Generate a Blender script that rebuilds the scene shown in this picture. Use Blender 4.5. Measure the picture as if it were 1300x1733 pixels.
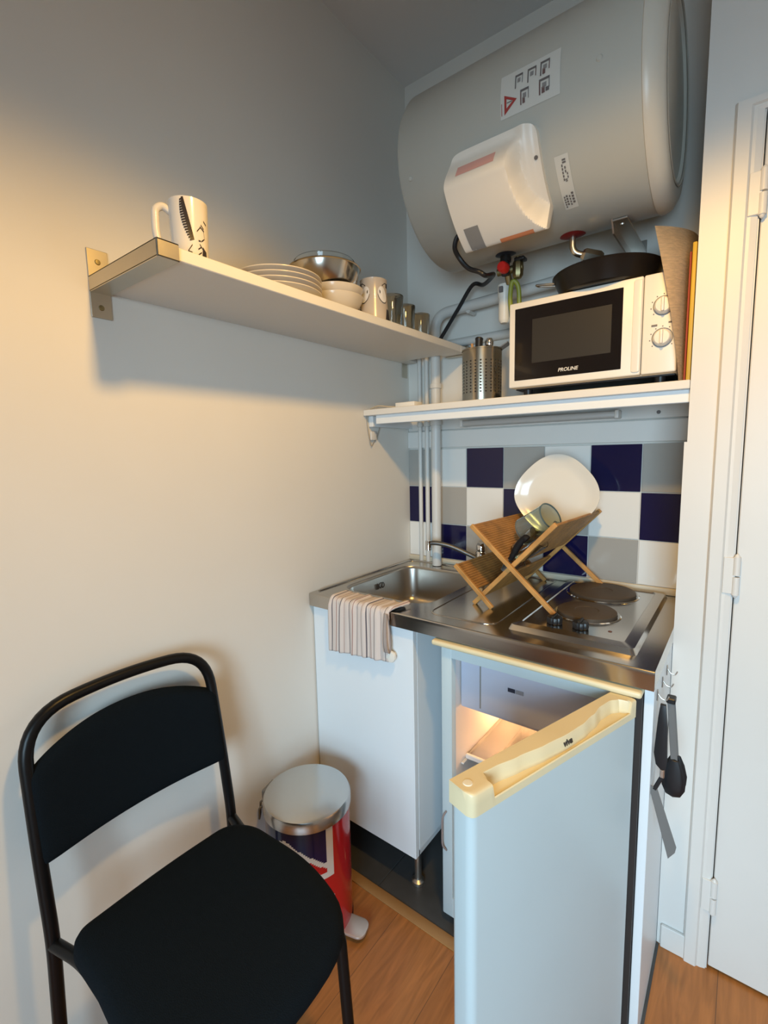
import bpy, bmesh, math, random
from mathutils import Vector, Matrix
from math import sin, cos, pi, radians, sqrt

random.seed(7)
S = bpy.context.scene
COL = S.collection
for o in list(bpy.data.objects):
    bpy.data.objects.remove(o)

# ------------------------------------------------------------------ camera
def make_camera():
    cx, cy, cz, p, r, yaw, f = 1.12658, -1.65395, 1.35035, -0.12297, -0.0216, 0.65481, 803.178
    F = Vector((-sin(yaw) * cos(p), cos(yaw) * cos(p), sin(p)))
    rt = Vector((cos(yaw), sin(yaw), 0))
    up = rt.cross(F)
    R = cos(r) * rt + sin(r) * up
    U = -sin(r) * rt + cos(r) * up
    cam = bpy.data.cameras.new('camera')
    cam.sensor_fit = 'VERTICAL'
    cam.sensor_height = 24.0
    cam.lens = f / 1733.0 * 24.0
    cam.clip_start = 0.02
    o = bpy.data.objects.new('camera', cam)
    M = Matrix.Identity(4)
    for i in range(3):
        M[i][0], M[i][1], M[i][2] = R[i], U[i], -F[i]
    M[0][3], M[1][3], M[2][3] = cx, cy, cz
    o.matrix_world = M
    COL.objects.link(o)
    S.camera = o
make_camera()

# ------------------------------------------------------------------ world, lights, exposure
W = bpy.data.worlds.new('world')
S.world = W
W.use_nodes = True
bg = W.node_tree.nodes['Background']
bg.inputs[0].default_value = (0.62, 0.78, 1.0, 1)
bg.inputs[1].default_value = 0.6

def light(name, kind, loc, energy, color, target=None, **kw):
    d = bpy.data.lights.new(name, kind)
    d.energy = energy
    d.color = color
    for k, v in kw.items():
        setattr(d, k, v)
    o = bpy.data.objects.new(name, d)
    o.location = loc
    if target is not None:
        o.rotation_euler = (Vector(target) - Vector(loc)).to_track_quat('-Z', 'Y').to_euler()
    COL.objects.link(o)
    return o

# daylight through the window in the wall behind the camera
light('window_daylight', 'AREA', (1.70, -3.36, 1.2), 31, (0.57, 0.82, 1.0), (0.75, 0.0, 0.0),
      shape='RECTANGLE', size=1.1, size_y=1.2, spread=radians(95))
# pendant lamp under an opaque shade above the camera position
light('pendant_bulb', 'SPOT', (1.0, -1.18, 2.20), 49, (1.0, 0.58, 0.15), (1.0, -1.18, 0.0),
      spot_size=radians(164), spot_blend=0.45, shadow_soft_size=0.05)

vs = S.view_settings
vs.view_transform = 'Standard'
vs.look = 'None'
vs.gamma = 1.0
vs.use_curve_mapping = False
vs.exposure = 0.0
S.cycles.use_denoising = True
S.cycles.max_bounces = 10
S.cycles.caustics_reflective = False
S.cycles.caustics_refractive = False

# ------------------------------------------------------------------ materials
def srgb(r, g, b):
    def f(c):
        c /= 255.0
        return c / 12.92 if c <= 0.04045 else ((c + 0.055) / 1.055) ** 2.4
    return (f(r), f(g), f(b), 1.0)

MATS = {}
def mat(name, col, rough=0.5, metal=0.0, bump=0.0, bscale=60, var=0.0, vscale=8, trans=0.0, coat=0.0,
        spec=0.5, sheen=0.0, stretch=None, ior=1.45, emit=None, estr=0.0, rvar=0.0):
    if name in MATS:
        return MATS[name]
    m = bpy.data.materials.new(name)
    m.use_nodes = True
    nt = m.node_tree
    b = nt.nodes['Principled BSDF']
    b.inputs['Base Color'].default_value = col
    b.inputs['Roughness'].default_value = rough
    b.inputs['Metallic'].default_value = metal
    b.inputs['Transmission Weight'].default_value = trans
    b.inputs['Coat Weight'].default_value = coat
    b.inputs['Specular IOR Level'].default_value = spec
    b.inputs['Sheen Weight'].default_value = sheen
    b.inputs['IOR'].default_value = ior
    if emit:
        b.inputs['Emission Color'].default_value = emit
        b.inputs['Emission Strength'].default_value = estr
    if bump or var or rvar:
        tc = nt.nodes.new('ShaderNodeTexCoord')
        mp = nt.nodes.new('ShaderNodeMapping')
        nt.links.new(tc.outputs['Object'], mp.inputs[0])
        if stretch:
            mp.inputs['Scale'].default_value = stretch
    if bump:
        n = nt.nodes.new('ShaderNodeTexNoise')
        n.inputs['Scale'].default_value = bscale
        n.inputs['Detail'].default_value = 4
        nt.links.new(mp.outputs[0], n.inputs['Vector'])
        bp = nt.nodes.new('ShaderNodeBump')
        bp.inputs['Strength'].default_value = bump
        bp.inputs['Distance'].default_value = 0.01
        nt.links.new(n.outputs[0], bp.inputs['Height'])
        nt.links.new(bp.outputs[0], b.inputs['Normal'])
    if var or rvar:
        n2 = nt.nodes.new('ShaderNodeTexNoise')
        n2.inputs['Scale'].default_value = vscale
        n2.inputs['Detail'].default_value = 5
        nt.links.new(mp.outputs[0], n2.inputs['Vector'])
        if var:
            r = nt.nodes.new('ShaderNodeValToRGB')
            r.color_ramp.elements[0].position = 0.3
            r.color_ramp.elements[1].position = 0.7
            r.color_ramp.elements[0].color = tuple(c * (1 - var) for c in col[:3]) + (1,)
            r.color_ramp.elements[1].color = tuple(min(1, c * (1 + var)) for c in col[:3]) + (1,)
            nt.links.new(n2.outputs[0], r.inputs[0])
            nt.links.new(r.outputs[0], b.inputs['Base Color'])
        if rvar:
            mr = nt.nodes.new('ShaderNodeMapRange')
            mr.inputs['To Min'].default_value = max(0.02, rough - rvar)
            mr.inputs['To Max'].default_value = rough + rvar
            nt.links.new(n2.outputs[0], mr.inputs[0])
            nt.links.new(mr.outputs[0], b.inputs['Roughness'])
    MATS[name] = m
    return m

wall_paint = mat('wall_paint', (0.76, 0.73, 0.675, 1), 0.75, bump=0.05, bscale=14, var=0.015, vscale=3)
ceil_paint = mat('ceiling_paint', (0.74, 0.73, 0.72, 1), 0.85, bump=0.05, bscale=20)
gloss_paint = mat('gloss_paint', (0.70, 0.68, 0.645, 1), 0.4, bump=0.04, bscale=18, var=0.015, vscale=4)
pipe_paint = mat('pipe_paint', (0.66, 0.65, 0.62, 1), 0.4, bump=0.04, bscale=60)
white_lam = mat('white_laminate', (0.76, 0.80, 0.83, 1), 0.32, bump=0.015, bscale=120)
shelf_lam = mat('shelf_laminate', (0.72, 0.70, 0.66, 1), 0.4, bump=0.015, bscale=120)
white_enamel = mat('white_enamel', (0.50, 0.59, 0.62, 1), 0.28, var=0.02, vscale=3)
cream_plastic = mat('aged_cream_plastic', (0.74, 0.63, 0.40, 1), 0.38, var=0.05, vscale=5)
white_plastic = mat('white_plastic', (0.78, 0.74, 0.67, 1), 0.35)
heater_paint = mat('heater_enamel', (0.50, 0.50, 0.455, 1), 0.33, bump=0.02, bscale=10)
heater_cap = mat('heater_cap_plastic', (0.62, 0.59, 0.52, 1), 0.32)
steel = mat('brushed_steel', (0.54, 0.51, 0.47, 1), 0.19, 1.0, rvar=0.03, vscale=10)
steel_bowl_m = mat('sink_steel', (0.50, 0.47, 0.43, 1), 0.30, 1.0, rvar=0.05)
bracket_steel = mat('bracket_steel', (0.58, 0.53, 0.44, 1), 0.38, 1.0, rvar=0.05, vscale=30)
chrome = mat('chrome', (0.75, 0.74, 0.72, 1), 0.08, 1.0)
lid_steel = mat('lid_steel', (0.60, 0.59, 0.57, 1), 0.24, 1.0, rvar=0.12, vscale=7)
aluminium = mat('aluminium', (0.62, 0.60, 0.56, 1), 0.35, 1.0)
brass = mat('old_brass', (0.30, 0.25, 0.13, 1), 0.45, 1.0)
black_plastic = mat('black_plastic', (0.012, 0.012, 0.014, 1), 0.4)
black_gloss = mat('black_glass', (0.008, 0.006, 0.006, 1), 0.12, coat=0.3)
window_mesh = mat('oven_window_mesh', (0.028, 0.025, 0.022, 1), 0.35)
pan_black = mat('pan_black', (0.010, 0.008, 0.007, 1), 0.32, spec=0.35)
hob_iron = mat('hob_iron', (0.085, 0.065, 0.048, 1), 0.55, 0.2, bump=0.05, bscale=120)
black_fabric = mat('black_fabric', (0.0045, 0.0075, 0.0105, 1), 0.95, bump=0.25, bscale=520, spec=0.12)
black_tube = mat('black_tube', (0.004, 0.004, 0.0045, 1), 0.35, spec=0.3)
red_plastic = mat('red_plastic', (0.62, 0.02, 0.015, 1), 0.35)
dark_red = mat('dark_red_plastic', (0.22, 0.012, 0.012, 1), 0.5)
dark_blue = mat('dark_blue_plastic', (0.02, 0.03, 0.05, 1), 0.45)
tile_white = mat('tile_white', (0.80, 0.78, 0.74, 1), 0.14)
tile_grey = mat('tile_grey', (0.38, 0.36, 0.33, 1), 0.16)
tile_blue = mat('tile_blue', (0.008, 0.007, 0.045, 1), 0.1)
grout = mat('grout', (0.62, 0.60, 0.56, 1), 0.8)
slate_tile = mat('slate_tile', (0.06, 0.06, 0.06, 1), 0.35, var=0.25, vscale=6)
bamboo = mat('bamboo', (0.50, 0.25, 0.075, 1), 0.5, var=0.22, vscale=20, stretch=(1, 6, 1))
bamboo_rod = mat('bamboo_rod', (0.40, 0.19, 0.05, 1), 0.5, var=0.25, vscale=30)
porcelain = mat('porcelain', (0.74, 0.71, 0.64, 1), 0.16, coat=0.2)
porcelain_c = mat('cream_porcelain', (0.62, 0.55, 0.45, 1), 0.2, coat=0.2)
mug_grey = mat('mug_glaze', (0.66, 0.62, 0.57, 1), 0.18, coat=0.2)
ink = mat('ink', (0.03, 0.022, 0.018, 1), 0.35)
ink_soft = mat('printed_grey', (0.14, 0.13, 0.13, 1), 0.5)
glass = mat('glass', (0.93, 0.97, 0.97, 1), 0.02, trans=1.0, ior=1.42)
glass_teal = mat('glass_teal', (0.66, 0.80, 0.82, 1), 0.05, trans=0.85, ior=1.35)
glass_rim = mat('glass_rim_dark', (0.10, 0.15, 0.16, 1), 0.1)
glass_shelf = mat('glass_smoke', (0.9, 0.9, 0.88, 1), 0.05, trans=0.9)
liner = mat('fridge_liner', (0.72, 0.70, 0.68, 1), 0.35)
freezer_pl = mat('freezer_plastic', (0.50, 0.54, 0.66, 1), 0.35)
gap_shade = mat('gap_shade_fill', (0.03, 0.024, 0.022, 1), 0.6)
sticker = mat('sticker_paper', (0.62, 0.62, 0.58, 1), 0.5)
orange_print = mat('orange_print', (0.60, 0.22, 0.10, 1), 0.5)
pale_red = mat('pale_red_print', (0.66, 0.36, 0.32, 1), 0.5)
red_print = mat('red_print', (0.36, 0.05, 0.045, 1), 0.5)
brown_print = mat('brown_print', (0.16, 0.10, 0.095, 1), 0.5)
grey_print = mat('grey_print', (0.25, 0.245, 0.24, 1), 0.5)
flag_blue = mat('flag_blue', (0.006, 0.008, 0.075, 1), 0.18, coat=0.3)
flag_red = mat('flag_red', (0.52, 0.012, 0.016, 1), 0.18, coat=0.3)
flag_white = mat('flag_white', (0.74, 0.72, 0.70, 1), 0.2, coat=0.3)
mat_brown = mat('woven_placemat', (0.74, 0.58, 0.40, 1), 0.85, bump=0.3, bscale=160, var=0.13, vscale=60, stretch=(1, 1, 5))
mat_red = mat('red_board', (0.30, 0.04, 0.015, 1), 0.6)
mat_yellow = mat('yellow_board', (0.55, 0.34, 0.03, 1), 0.5)
tube_off = mat('strip_light_diffuser', (0.50, 0.49, 0.47, 1), 0.35)
green_yellow = mat('green_yellow_wire', (0.26, 0.29, 0.035, 1), 0.45)
siphon_white = mat('siphon_white', (0.72, 0.70, 0.64, 1), 0.35)
silver_grey = mat('grey_nylon', (0.16, 0.155, 0.15, 1), 0.45)

def laminate_floor():
    m = bpy.data.materials.new('oak_laminate')
    m.use_nodes = True
    nt = m.node_tree
    b = nt.nodes['Principled BSDF']
    tc = nt.nodes.new('ShaderNodeTexCoord')
    mp = nt.nodes.new('ShaderNodeMapping')
    mp.inputs['Rotation'].default_value = (0, 0, radians(90))
    nt.links.new(tc.outputs['Object'], mp.inputs[0])
    br = nt.nodes.new('ShaderNodeTexBrick')
    br.inputs['Scale'].default_value = 1.0
    br.inputs['Brick Width'].default_value = 1.2
    br.inputs['Row Height'].default_value = 0.19
    br.inputs['Mortar Size'].default_value = 0.0008
    br.inputs['Color1'].default_value = (0.38, 0.142, 0.036, 1)
    br.inputs['Color2'].default_value = (0.44, 0.170, 0.045, 1)
    br.inputs['Mortar'].default_value = (0.16, 0.07, 0.025, 1)
    nt.links.new(mp.outputs[0], br.inputs['Vector'])
    mp2 = nt.nodes.new('ShaderNodeMapping')
    mp2.inputs['Scale'].default_value = (14, 1.6, 1)
    nt.links.new(tc.outputs['Object'], mp2.inputs[0])
    n = nt.nodes.new('ShaderNodeTexNoise')
    n.inputs['Scale'].default_value = 3.0
    n.inputs['Detail'].default_value = 8
    n.inputs['Distortion'].default_value = 1.4
    nt.links.new(mp2.outputs[0], n.inputs['Vector'])
    mr = nt.nodes.new('ShaderNodeMapRange')
    mr.inputs['From Min'].default_value = 0.3
    mr.inputs['From Max'].default_value = 0.7
    mr.inputs['To Min'].default_value = 0.72
    mr.inputs['To Max'].default_value = 1.15
    nt.links.new(n.outputs[0], mr.inputs[0])
    mx = nt.nodes.new('ShaderNodeVectorMath')
    mx.operation = 'SCALE'
    nt.links.new(br.outputs[0], mx.inputs[0])
    nt.links.new(mr.outputs[0], mx.inputs['Scale'])
    nt.links.new(mx.outputs[0], b.inputs['Base Color'])
    b.inputs['Roughness'].default_value = 0.38
    return m

def towel_cloth():
    m = bpy.data.materials.new('striped_cotton')
    m.use_nodes = True
    nt = m.node_tree
    b = nt.nodes['Principled BSDF']
    uv = nt.nodes.new('ShaderNodeUVMap')
    sp = nt.nodes.new('ShaderNodeSeparateXYZ')
    nt.links.new(uv.outputs[0], sp.inputs[0])
    r = nt.nodes.new('ShaderNodeValToRGB')
    r.color_ramp.interpolation = 'CONSTANT'
    base = (0.66, 0.57, 0.52, 1)
    dk = (0.13, 0.115, 0.13, 1)
    rd = (0.34, 0.20, 0.17, 1)
    el = r.color_ramp.elements
    el[0].position = 0.0
    el[0].color = base
    el[1].position = 0.999
    el[1].color = base
    k = 0
    for i in range(15):
        u = 0.04 + i * 0.0655 + random.uniform(-0.008, 0.008)
        e = el.new(u)
        e.color = dk if i % 2 == 0 else rd
        e = el.new(u + (0.011 if i % 2 == 0 else 0.007))
        e.color = base
    nt.links.new(sp.outputs[0], r.inputs[0])
    nt.links.new(r.outputs[0], b.inputs['Base Color'])
    b.inputs['Roughness'].default_value = 0.95
    n = nt.nodes.new('ShaderNodeTexNoise')
    n.inputs['Scale'].default_value = 500
    bp = nt.nodes.new('ShaderNodeBump')
    bp.inputs['Strength'].default_value = 0.25
    bp.inputs['Distance'].default_value = 0.003
    nt.links.new(n.outputs[0], bp.inputs['Height'])
    nt.links.new(bp.outputs[0], b.inputs['Normal'])
    return m

# ------------------------------------------------------------------ mesh helpers
def BM():
    return bmesh.new()

def merge(dst, src, M=None):
    if M is not None:
        bmesh.ops.transform(src, matrix=M, verts=src.verts)
    me = bpy.data.meshes.new('tmp')
    src.to_mesh(me)
    src.free()
    dst.from_mesh(me)
    bpy.data.meshes.remove(me)
    return dst

def box(bm, x0, x1, y0, y1, z0, z1, bev=0.0, seg=2, M=None, mi=0):
    t = bmesh.new()
    bmesh.ops.create_cube(t, size=1.0)
    bmesh.ops.scale(t, vec=(x1 - x0, y1 - y0, z1 - z0), verts=t.verts)
    bmesh.ops.translate(t, vec=((x0 + x1) / 2, (y0 + y1) / 2, (z0 + z1) / 2), verts=t.verts)
    if bev:
        bmesh.ops.bevel(t, geom=list(t.edges), offset=bev, segments=seg, affect='EDGES', profile=0.5)
    for f in t.faces:
        f.material_index = mi
    return merge(bm, t, M)

def frame_of(d):
    d = d.normalized()
    a = Vector((0, 0, 1)) if abs(d.z) < 0.9 else Vector((1, 0, 0))
    u = d.cross(a).normalized()
    return u, d.cross(u).normalized()

def tube(bm, pts, r, n=14, caps=True, mi=0):
    pts = [Vector(p) for p in pts]
    rr = r if isinstance(r, (list, tuple)) else [r] * len(pts)
    rings = []
    u = None
    for i, p in enumerate(pts):
        d = (pts[min(i + 1, len(pts) - 1)] - pts[max(i - 1, 0)]).normalized()
        if u is None:
            u, v = frame_of(d)
        else:
            u = (u - d * u.dot(d)).normalized()
            v = d.cross(u)
        rings.append([bm.verts.new(p + (u * cos(2 * pi * k / n) + v * sin(2 * pi * k / n)) * rr[i]) for k in range(n)])
    for a, b in zip(rings, rings[1:]):
        for k in range(n):
            f = bm.faces.new((a[k], a[(k + 1) % n], b[(k + 1) % n], b[k]))
            f.material_index = mi
    if caps:
        bm.faces.new(rings[0][::-1]).material_index = mi
        bm.faces.new(rings[-1]).material_index = mi
    return bm

def bar(bm, p0, p1, w, h, up=(0, 1, 0), bev=0.001, mi=0):
    """square bar between two points: w across UP, h along UP"""
    p0, p1 = Vector(p0), Vector(p1)
    d = (p1 - p0)
    L = d.length
    d.normalize()
    u = Vector(up)
    u = (u - d * u.dot(d)).normalized()
    s = d.cross(u)
    M = Matrix.Identity(4)
    for i in range(3):
        M[i][0], M[i][1], M[i][2], M[i][3] = d[i], s[i], u[i], p0[i]
    return box(bm, 0, L, -w / 2, w / 2, -h / 2, h / 2, bev, 1, M, mi)

def fillet(pts, r, n=6):
    pts = [Vector(p) for p in pts]
    rr = r if isinstance(r, (list, tuple)) else [r] * len(pts)
    out = [pts[0]]
    for i in range(1, len(pts) - 1):
        a, b, c = pts[i - 1], pts[i], pts[i + 1]
        k = min(rr[i], (a - b).length * 0.49, (c - b).length * 0.49)
        p = b + (a - b).normalized() * k
        q = b + (c - b).normalized() * k
        for j in range(n + 1):
            t = j / n
            out.append((1 - t) ** 2 * p + 2 * t * (1 - t) * b + t * t * q)
    out.append(pts[-1])
    return out

def spline(pts, n=8):
    P = [Vector(p) for p in pts]
    P = [2 * P[0] - P[1]] + P + [2 * P[-1] - P[-2]]
    out = []
    for i in range(1, len(P) - 2):
        for j in range(n):
            t = j / n
            a, b, c, d = P[i - 1], P[i], P[i + 1], P[i + 2]
            out.append(0.5 * ((2 * b) + (c - a) * t + (2 * a - 5 * b + 4 * c - d) * t * t + (3 * b - a - 3 * c + d) * t ** 3))
    out.append(P[-2])
    return out

def lathe(bm, prof, n=40, c=(0, 0, 0), axis='Z', mi=0, sx=1.0):
    """prof: (radius, height) pairs"""
    rings = []
    def pt(r, h, a):
        if axis == 'Z':
            return Vector((r * cos(a) * sx, r * sin(a), h))
        if axis == 'Y':
            return Vector((r * cos(a), h, r * sin(a)))
        return Vector((h, r * cos(a), r * sin(a)))
    c = Vector(c)
    for r, h in prof:
        if r < 1e-6:
            rings.append([bm.verts.new(c + pt(0, h, 0))])
        else:
            rings.append([bm.verts.new(c + pt(r, h, 2 * pi * k / n)) for k in range(n)])
    for a, b in zip(rings, rings[1:]):
        for k in range(n):
            k2 = (k + 1) % n
            if len(a) == 1 and len(b) == 1:
                continue
            if len(a) == 1:
                f = bm.faces.new((a[0], b[k2], b[k]))
            elif len(b) == 1:
                f = bm.faces.new((a[k], a[k2], b[0]))
            else:
                f = bm.faces.new((a[k], a[k2], b[k2], b[k]))
            f.material_index = mi
    return bm

def grid(bm, fn, nu, nv, mi=0, uv=False):
    V = [[bm.verts.new(fn(i / nu, j / nv)) for j in range(nv + 1)] for i in range(nu + 1)]
    lay = bm.loops.layers.uv.verify() if uv else None
    for i in range(nu):
        for j in range(nv):
            f = bm.faces.new((V[i][j], V[i + 1][j], V[i + 1][j + 1], V[i][j + 1]))
            f.material_index = mi
            if uv:
                for l, (a, b) in zip(f.loops, ((i, j), (i + 1, j), (i + 1, j + 1), (i, j + 1))):
                    l[lay].uv = (a / nu, b / nv)
    return V

def prism(bm, poly, z0, z1, M=None, bev=0.0, mi=0, seg=2):
    t = bmesh.new()
    a = [t.verts.new((x, y, z0)) for x, y in poly]
    b = [t.verts.new((x, y, z1)) for x, y in poly]
    n = len(poly)
    t.faces.new(a[::-1])
    t.faces.new(b)
    for k in range(n):
        t.faces.new((a[k], a[(k + 1) % n], b[(k + 1) % n], b[k]))
    bmesh.ops.recalc_face_normals(t, faces=t.faces)
    if bev:
        ed = [e for e in t.edges if abs(e.verts[0].co.z - e.verts[1].co.z) < 1e-6]
        bmesh.ops.bevel(t, geom=ed, offset=bev, segments=seg, affect='EDGES', profile=0.5)
    for f in t.faces:
        f.material_index = mi
    return merge(bm, t, M)

def rrect(x0, x1, y0, y1, r, n=6):
    rr = r if isinstance(r, (list, tuple)) else [r] * 4
    out = []
    for (cx, cy, a0), q in zip(((x1, y1, 0), (x0, y1, 90), (x0, y0, 180), (x1, y0, 270)), rr):
        sx = -1 if cx == x1 else 1
        sy = -1 if cy == y1 else 1
        for k in range(n + 1):
            a = radians(a0 + 90 * k / n)
            out.append((cx + sx * q + q * cos(a), cy + sy * q + q * sin(a)))
    return out

def obj(name, bm, m, parent=None, smooth=True, label=None, ang=35, recalc=True, loc=None):
    if recalc:
        bmesh.ops.recalc_face_normals(bm, faces=bm.faces)
    me = bpy.data.meshes.new(name)
    bm.to_mesh(me)
    bm.free()
    for x in (m if isinstance(m, (list, tuple)) else [m]):
        me.materials.append(x)
    if smooth:
        for p in me.polygons:
            p.use_smooth = True
        try:
            me.set_sharp_from_angle(angle=radians(ang))
        except Exception:
            pass
    o = bpy.data.objects.new(name, me)
    COL.objects.link(o)
    if parent is not None:
        o.parent = parent
        o.matrix_parent_inverse = Matrix.Translation(parent.location).inverted() if parent.type == 'EMPTY' else parent.matrix_parent_inverse.inverted() if False else o.matrix_parent_inverse
        if parent.type == 'EMPTY':
            o.matrix_parent_inverse = parent.matrix_basis.inverted()
    if label:
        o['label'] = label
    return o

def tag(o, label, cat, group=None):
    o['label'] = label
    o['category'] = cat
    if group:
        o['group'] = group
    return o

def thing(name, label, cat, loc=(0, 0, 0), group=None):
    o = bpy.data.objects.new(name, None)
    o.empty_display_size = 0.05
    o.location = loc
    COL.objects.link(o)
    return tag(o, label, cat, group)

def struct(name, bm, m, parent=None, **kw):
    o = obj(name, bm, m, parent, **kw)
    if parent is None:
        o['kind'] = 'structure'
    return o

def text(name, body, size, M, m, parent, extrude=0.0004, bold=0.0, shear=0.0):
    c = bpy.data.curves.new('txt', 'FONT')
    c.body = body
    c.size = size
    c.align_x = 'CENTER'
    c.align_y = 'CENTER'
    c.extrude = extrude
    c.offset = bold
    c.shear = shear
    t = bpy.data.objects.new('txt', c)
    COL.objects.link(t)
    dg = bpy.context.evaluated_depsgraph_get()
    me = bpy.data.meshes.new_from_object(t.evaluated_get(dg))
    bpy.data.objects.remove(t)
    me.name = name
    me.transform(M)
    me.materials.clear()
    me.materials.append(m)
    o = bpy.data.objects.new(name, me)
    COL.objects.link(o)
    o.parent = parent
    if parent.type == 'EMPTY':
        o.matrix_parent_inverse = parent.matrix_basis.inverted()
    return o

def basis(ox, X, Y):
    X = Vector(X).normalized()
    Y = Vector(Y)
    Y = (Y - X * Y.dot(X)).normalized()
    Z = X.cross(Y)
    M = Matrix.Identity(4)
    for i in range(3):
        M[i][0], M[i][1], M[i][2], M[i][3] = X[i], Y[i], Z[i], ox[i]
    return M

def sm(a, b, x):
    t = max(0.0, min(1.0, (x - a) / (b - a)))
    return t * t * (3 - 2 * t)

# ================================================================== THE ROOM
NW, ND = 1.007, 0.30      # niche width and depth
CH = 2.735                 # ceiling height
FRONT, SIDE = -3.3, 2.7   # wall behind the camera, far right wall

b = BM(); box(b, -0.15, SIDE, FRONT, -0.63, -0.05, 0.0); box(b, NW - 0.006, SIDE, -0.63, 0.1, -0.05, 0.0)
struct('floor', b, laminate_floor(), smooth=False)
b = BM()
box(b, 0.0, NW, -0.63, 0.0, -0.05, -0.0005)
for i in range(-1, 4):
    for j in range(3):
        x0, y0 = i * 0.33 + 0.28, -0.63 + j * 0.33
        x1 = min(x0 + 0.327, NW); x0 = max(0, x0); y1 = min(y0 + 0.327, 0)
        if x1 > x0:
            box(b, x0, x1, y0, y1, -0.001, 0.002, 0.0008, 1)
o = struct('floor_niche', b, slate_tile, smooth=False)
b = BM(); box(b, 0.0, NW - 0.03, -0.655, -0.622, 0.0, 0.004, 0.0015, 2)
struct('trim_2', b, mat('threshold_strip', (0.36, 0.19, 0.07, 1), 0.35))

b = BM(); box(b, -0.15, SIDE + 0.15, FRONT - 0.15, 0.15, CH, CH + 0.1)
struct('ceiling', b, ceil_paint, smooth=False)
b = BM(); box(b, -0.15, 0.0, FRONT, 0.0, 0.0, CH)
struct('wall_left', b, wall_paint, smooth=False)
b = BM(); box(b, -0.15, NW, 0.0, 0.15, 0.0, CH)
wb = struct('wall_back', b, wall_paint, smooth=False)
# right-hand wall that carries the door; the niche is cut into it
b = BM()
DX0, DX1, DZ = 1.115, 1.90, 2.045
box(b, NW, DX0, -ND, 0.15, 0.0, CH)
box(b, DX0, DX1, -ND, 0.15, DZ, CH)
box(b, DX1, SIDE, -ND, 0.15, 0.0, CH)
box(b, NW - 0.006, NW, -ND, 0.0, 0.0, 1.362)          # tiled lower part stands a little proud
wr = struct('wall_right', b, gloss_paint, smooth=False)
b = BM(); box(b, SIDE, SIDE + 0.15, FRONT, 0.15, 0.0, CH)
cool_bounce = mat('cool_bounce_grey', (0.62, 0.68, 0.74, 1), 0.8)  # unseen walls tinted cool so their bounce adds bluer fill
struct('wall_side', b, cool_bounce, smooth=False)
# wall behind the camera, with the window opening
WX0, WX1, WZ0, WZ1 = 1.15, 2.25, 0.60, 1.80
b = BM()
box(b, -0.15, WX0, FRONT - 0.15, FRONT, 0, CH)
box(b, WX1, SIDE + 0.15, FRONT - 0.15, FRONT, 0, CH)
box(b, WX0, WX1, FRONT - 0.15, FRONT, 0, WZ0)
box(b, WX0, WX1, FRONT - 0.15, FRONT, WZ1, CH)
struct('wall_front', b, cool_bounce, smooth=False)
b = BM()
for x in (WX0, (WX0 + WX1) / 2 - 0.025, WX1 - 0.05):
    box(b, x, x + 0.05, FRONT - 0.13, FRONT - 0.09, WZ0, WZ1)
for z in (WZ0, WZ1 - 0.05):
    box(b, WX0, WX1, FRONT - 0.13, FRONT - 0.09, z, z + 0.05)
struct('window_1', b, gloss_paint, smooth=False)

# --- tiles on the rear wall of the niche
b = BM()
T, X0, ZT = 0.15, 0.267, 1.3634
box(b, 0.0, NW - 0.006, -0.006, 0.0, 0.90, 1.364, mi=3)
rows = [(ZT - T, ZT), (ZT - 2 * T, ZT - T), (0.922, ZT - 2 * T)]
for r_, (z0, z1) in enumerate(rows):
    for c_ in range(7):
        x0 = max(0.0, X0 + T * (c_ - 2))
        x1 = min(NW - 0.006, X0 + T * (c_ - 1))
        k = (c_ - (2, 0, 1)[r_]) % 3
        box(b, x0 + 0.0015, x1 - 0.0015, -0.0095, -0.005, z0 + 0.0015, z1 - 0.0015, 0.001, 1, mi=(2, 1, 0)[k])
struct('wall_back_tiles', b, [tile_white, tile_grey, tile_blue, grout], smooth=False)
# bead of sealant, boards between tiles and shelf
b = BM(); box(b, 0.0, NW - 0.006, -0.016, -0.004, 0.900, 0.922, 0.004, 2)
struct('trim_3', b, mat('sealant', (0.66, 0.58, 0.44, 1), 0.5))
b = BM()
box(b, 0.0, NW, -0.014, 0.0, 1.368, 1.434, 0.002, 1)
box(b, 0.0, NW, -0.010, 0.0, 1.437, 1.49, 0.002, 1)
lathe(b, [(0.0, -0.013), (0.005, -0.0125), (0.006, -0.009)], 12, (0.905, 0, 1.455), 'Y', mi=1)
lathe(b, [(0.0, -0.013), (0.005, -0.0125), (0.006, -0.009)], 12, (0.255, 0, 1.452), 'Y', mi=1)
struct('trim_4', b, [gloss_paint, ink_soft])

# --- door frame, door, side moulding
b = BM()
fy = -ND
prof = [(1.062, 0.006), (1.066, 0.014), (1.090, 0.014), (1.094, 0.008), (1.100, 0.008), (1.112, 0.004)]
def frame_section(k):
    x, h = prof[k]
    return x, h
for (x, h), (x2, h2) in zip(prof, prof[1:]):
    # jamb strip
    for za, zb in ((0.0, DZ),):
        v = [b.verts.new(p) for p in ((x, fy - h, za), (x2, fy - h2, za), (x2, fy - h2, zb + (1.112 - x2) * 0.55), (x, fy - h, zb + (1.112 - x) * 0.55))]
        b.faces.new(v)
    za, zb = DZ + (1.112 - x) * 0.55, DZ + (1.112 - x2) * 0.55
    v = [b.verts.new(p) for p in ((x, fy - h, za), (x2, fy - h2, zb), (DX1 + (1.112 - x2) * -1, fy - h2, zb), (DX1 + (1.112 - x) * -1 + 0.1, fy - h, za))]
    b.faces.new(v)
v = [b.verts.new(p) for p in ((1.062, fy, 0), (1.062, fy - 0.006, 0), (1.062, fy - 0.006, DZ + 0.0275), (1.062, fy, DZ + 0.0275))]
b.faces.new(v)
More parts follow.
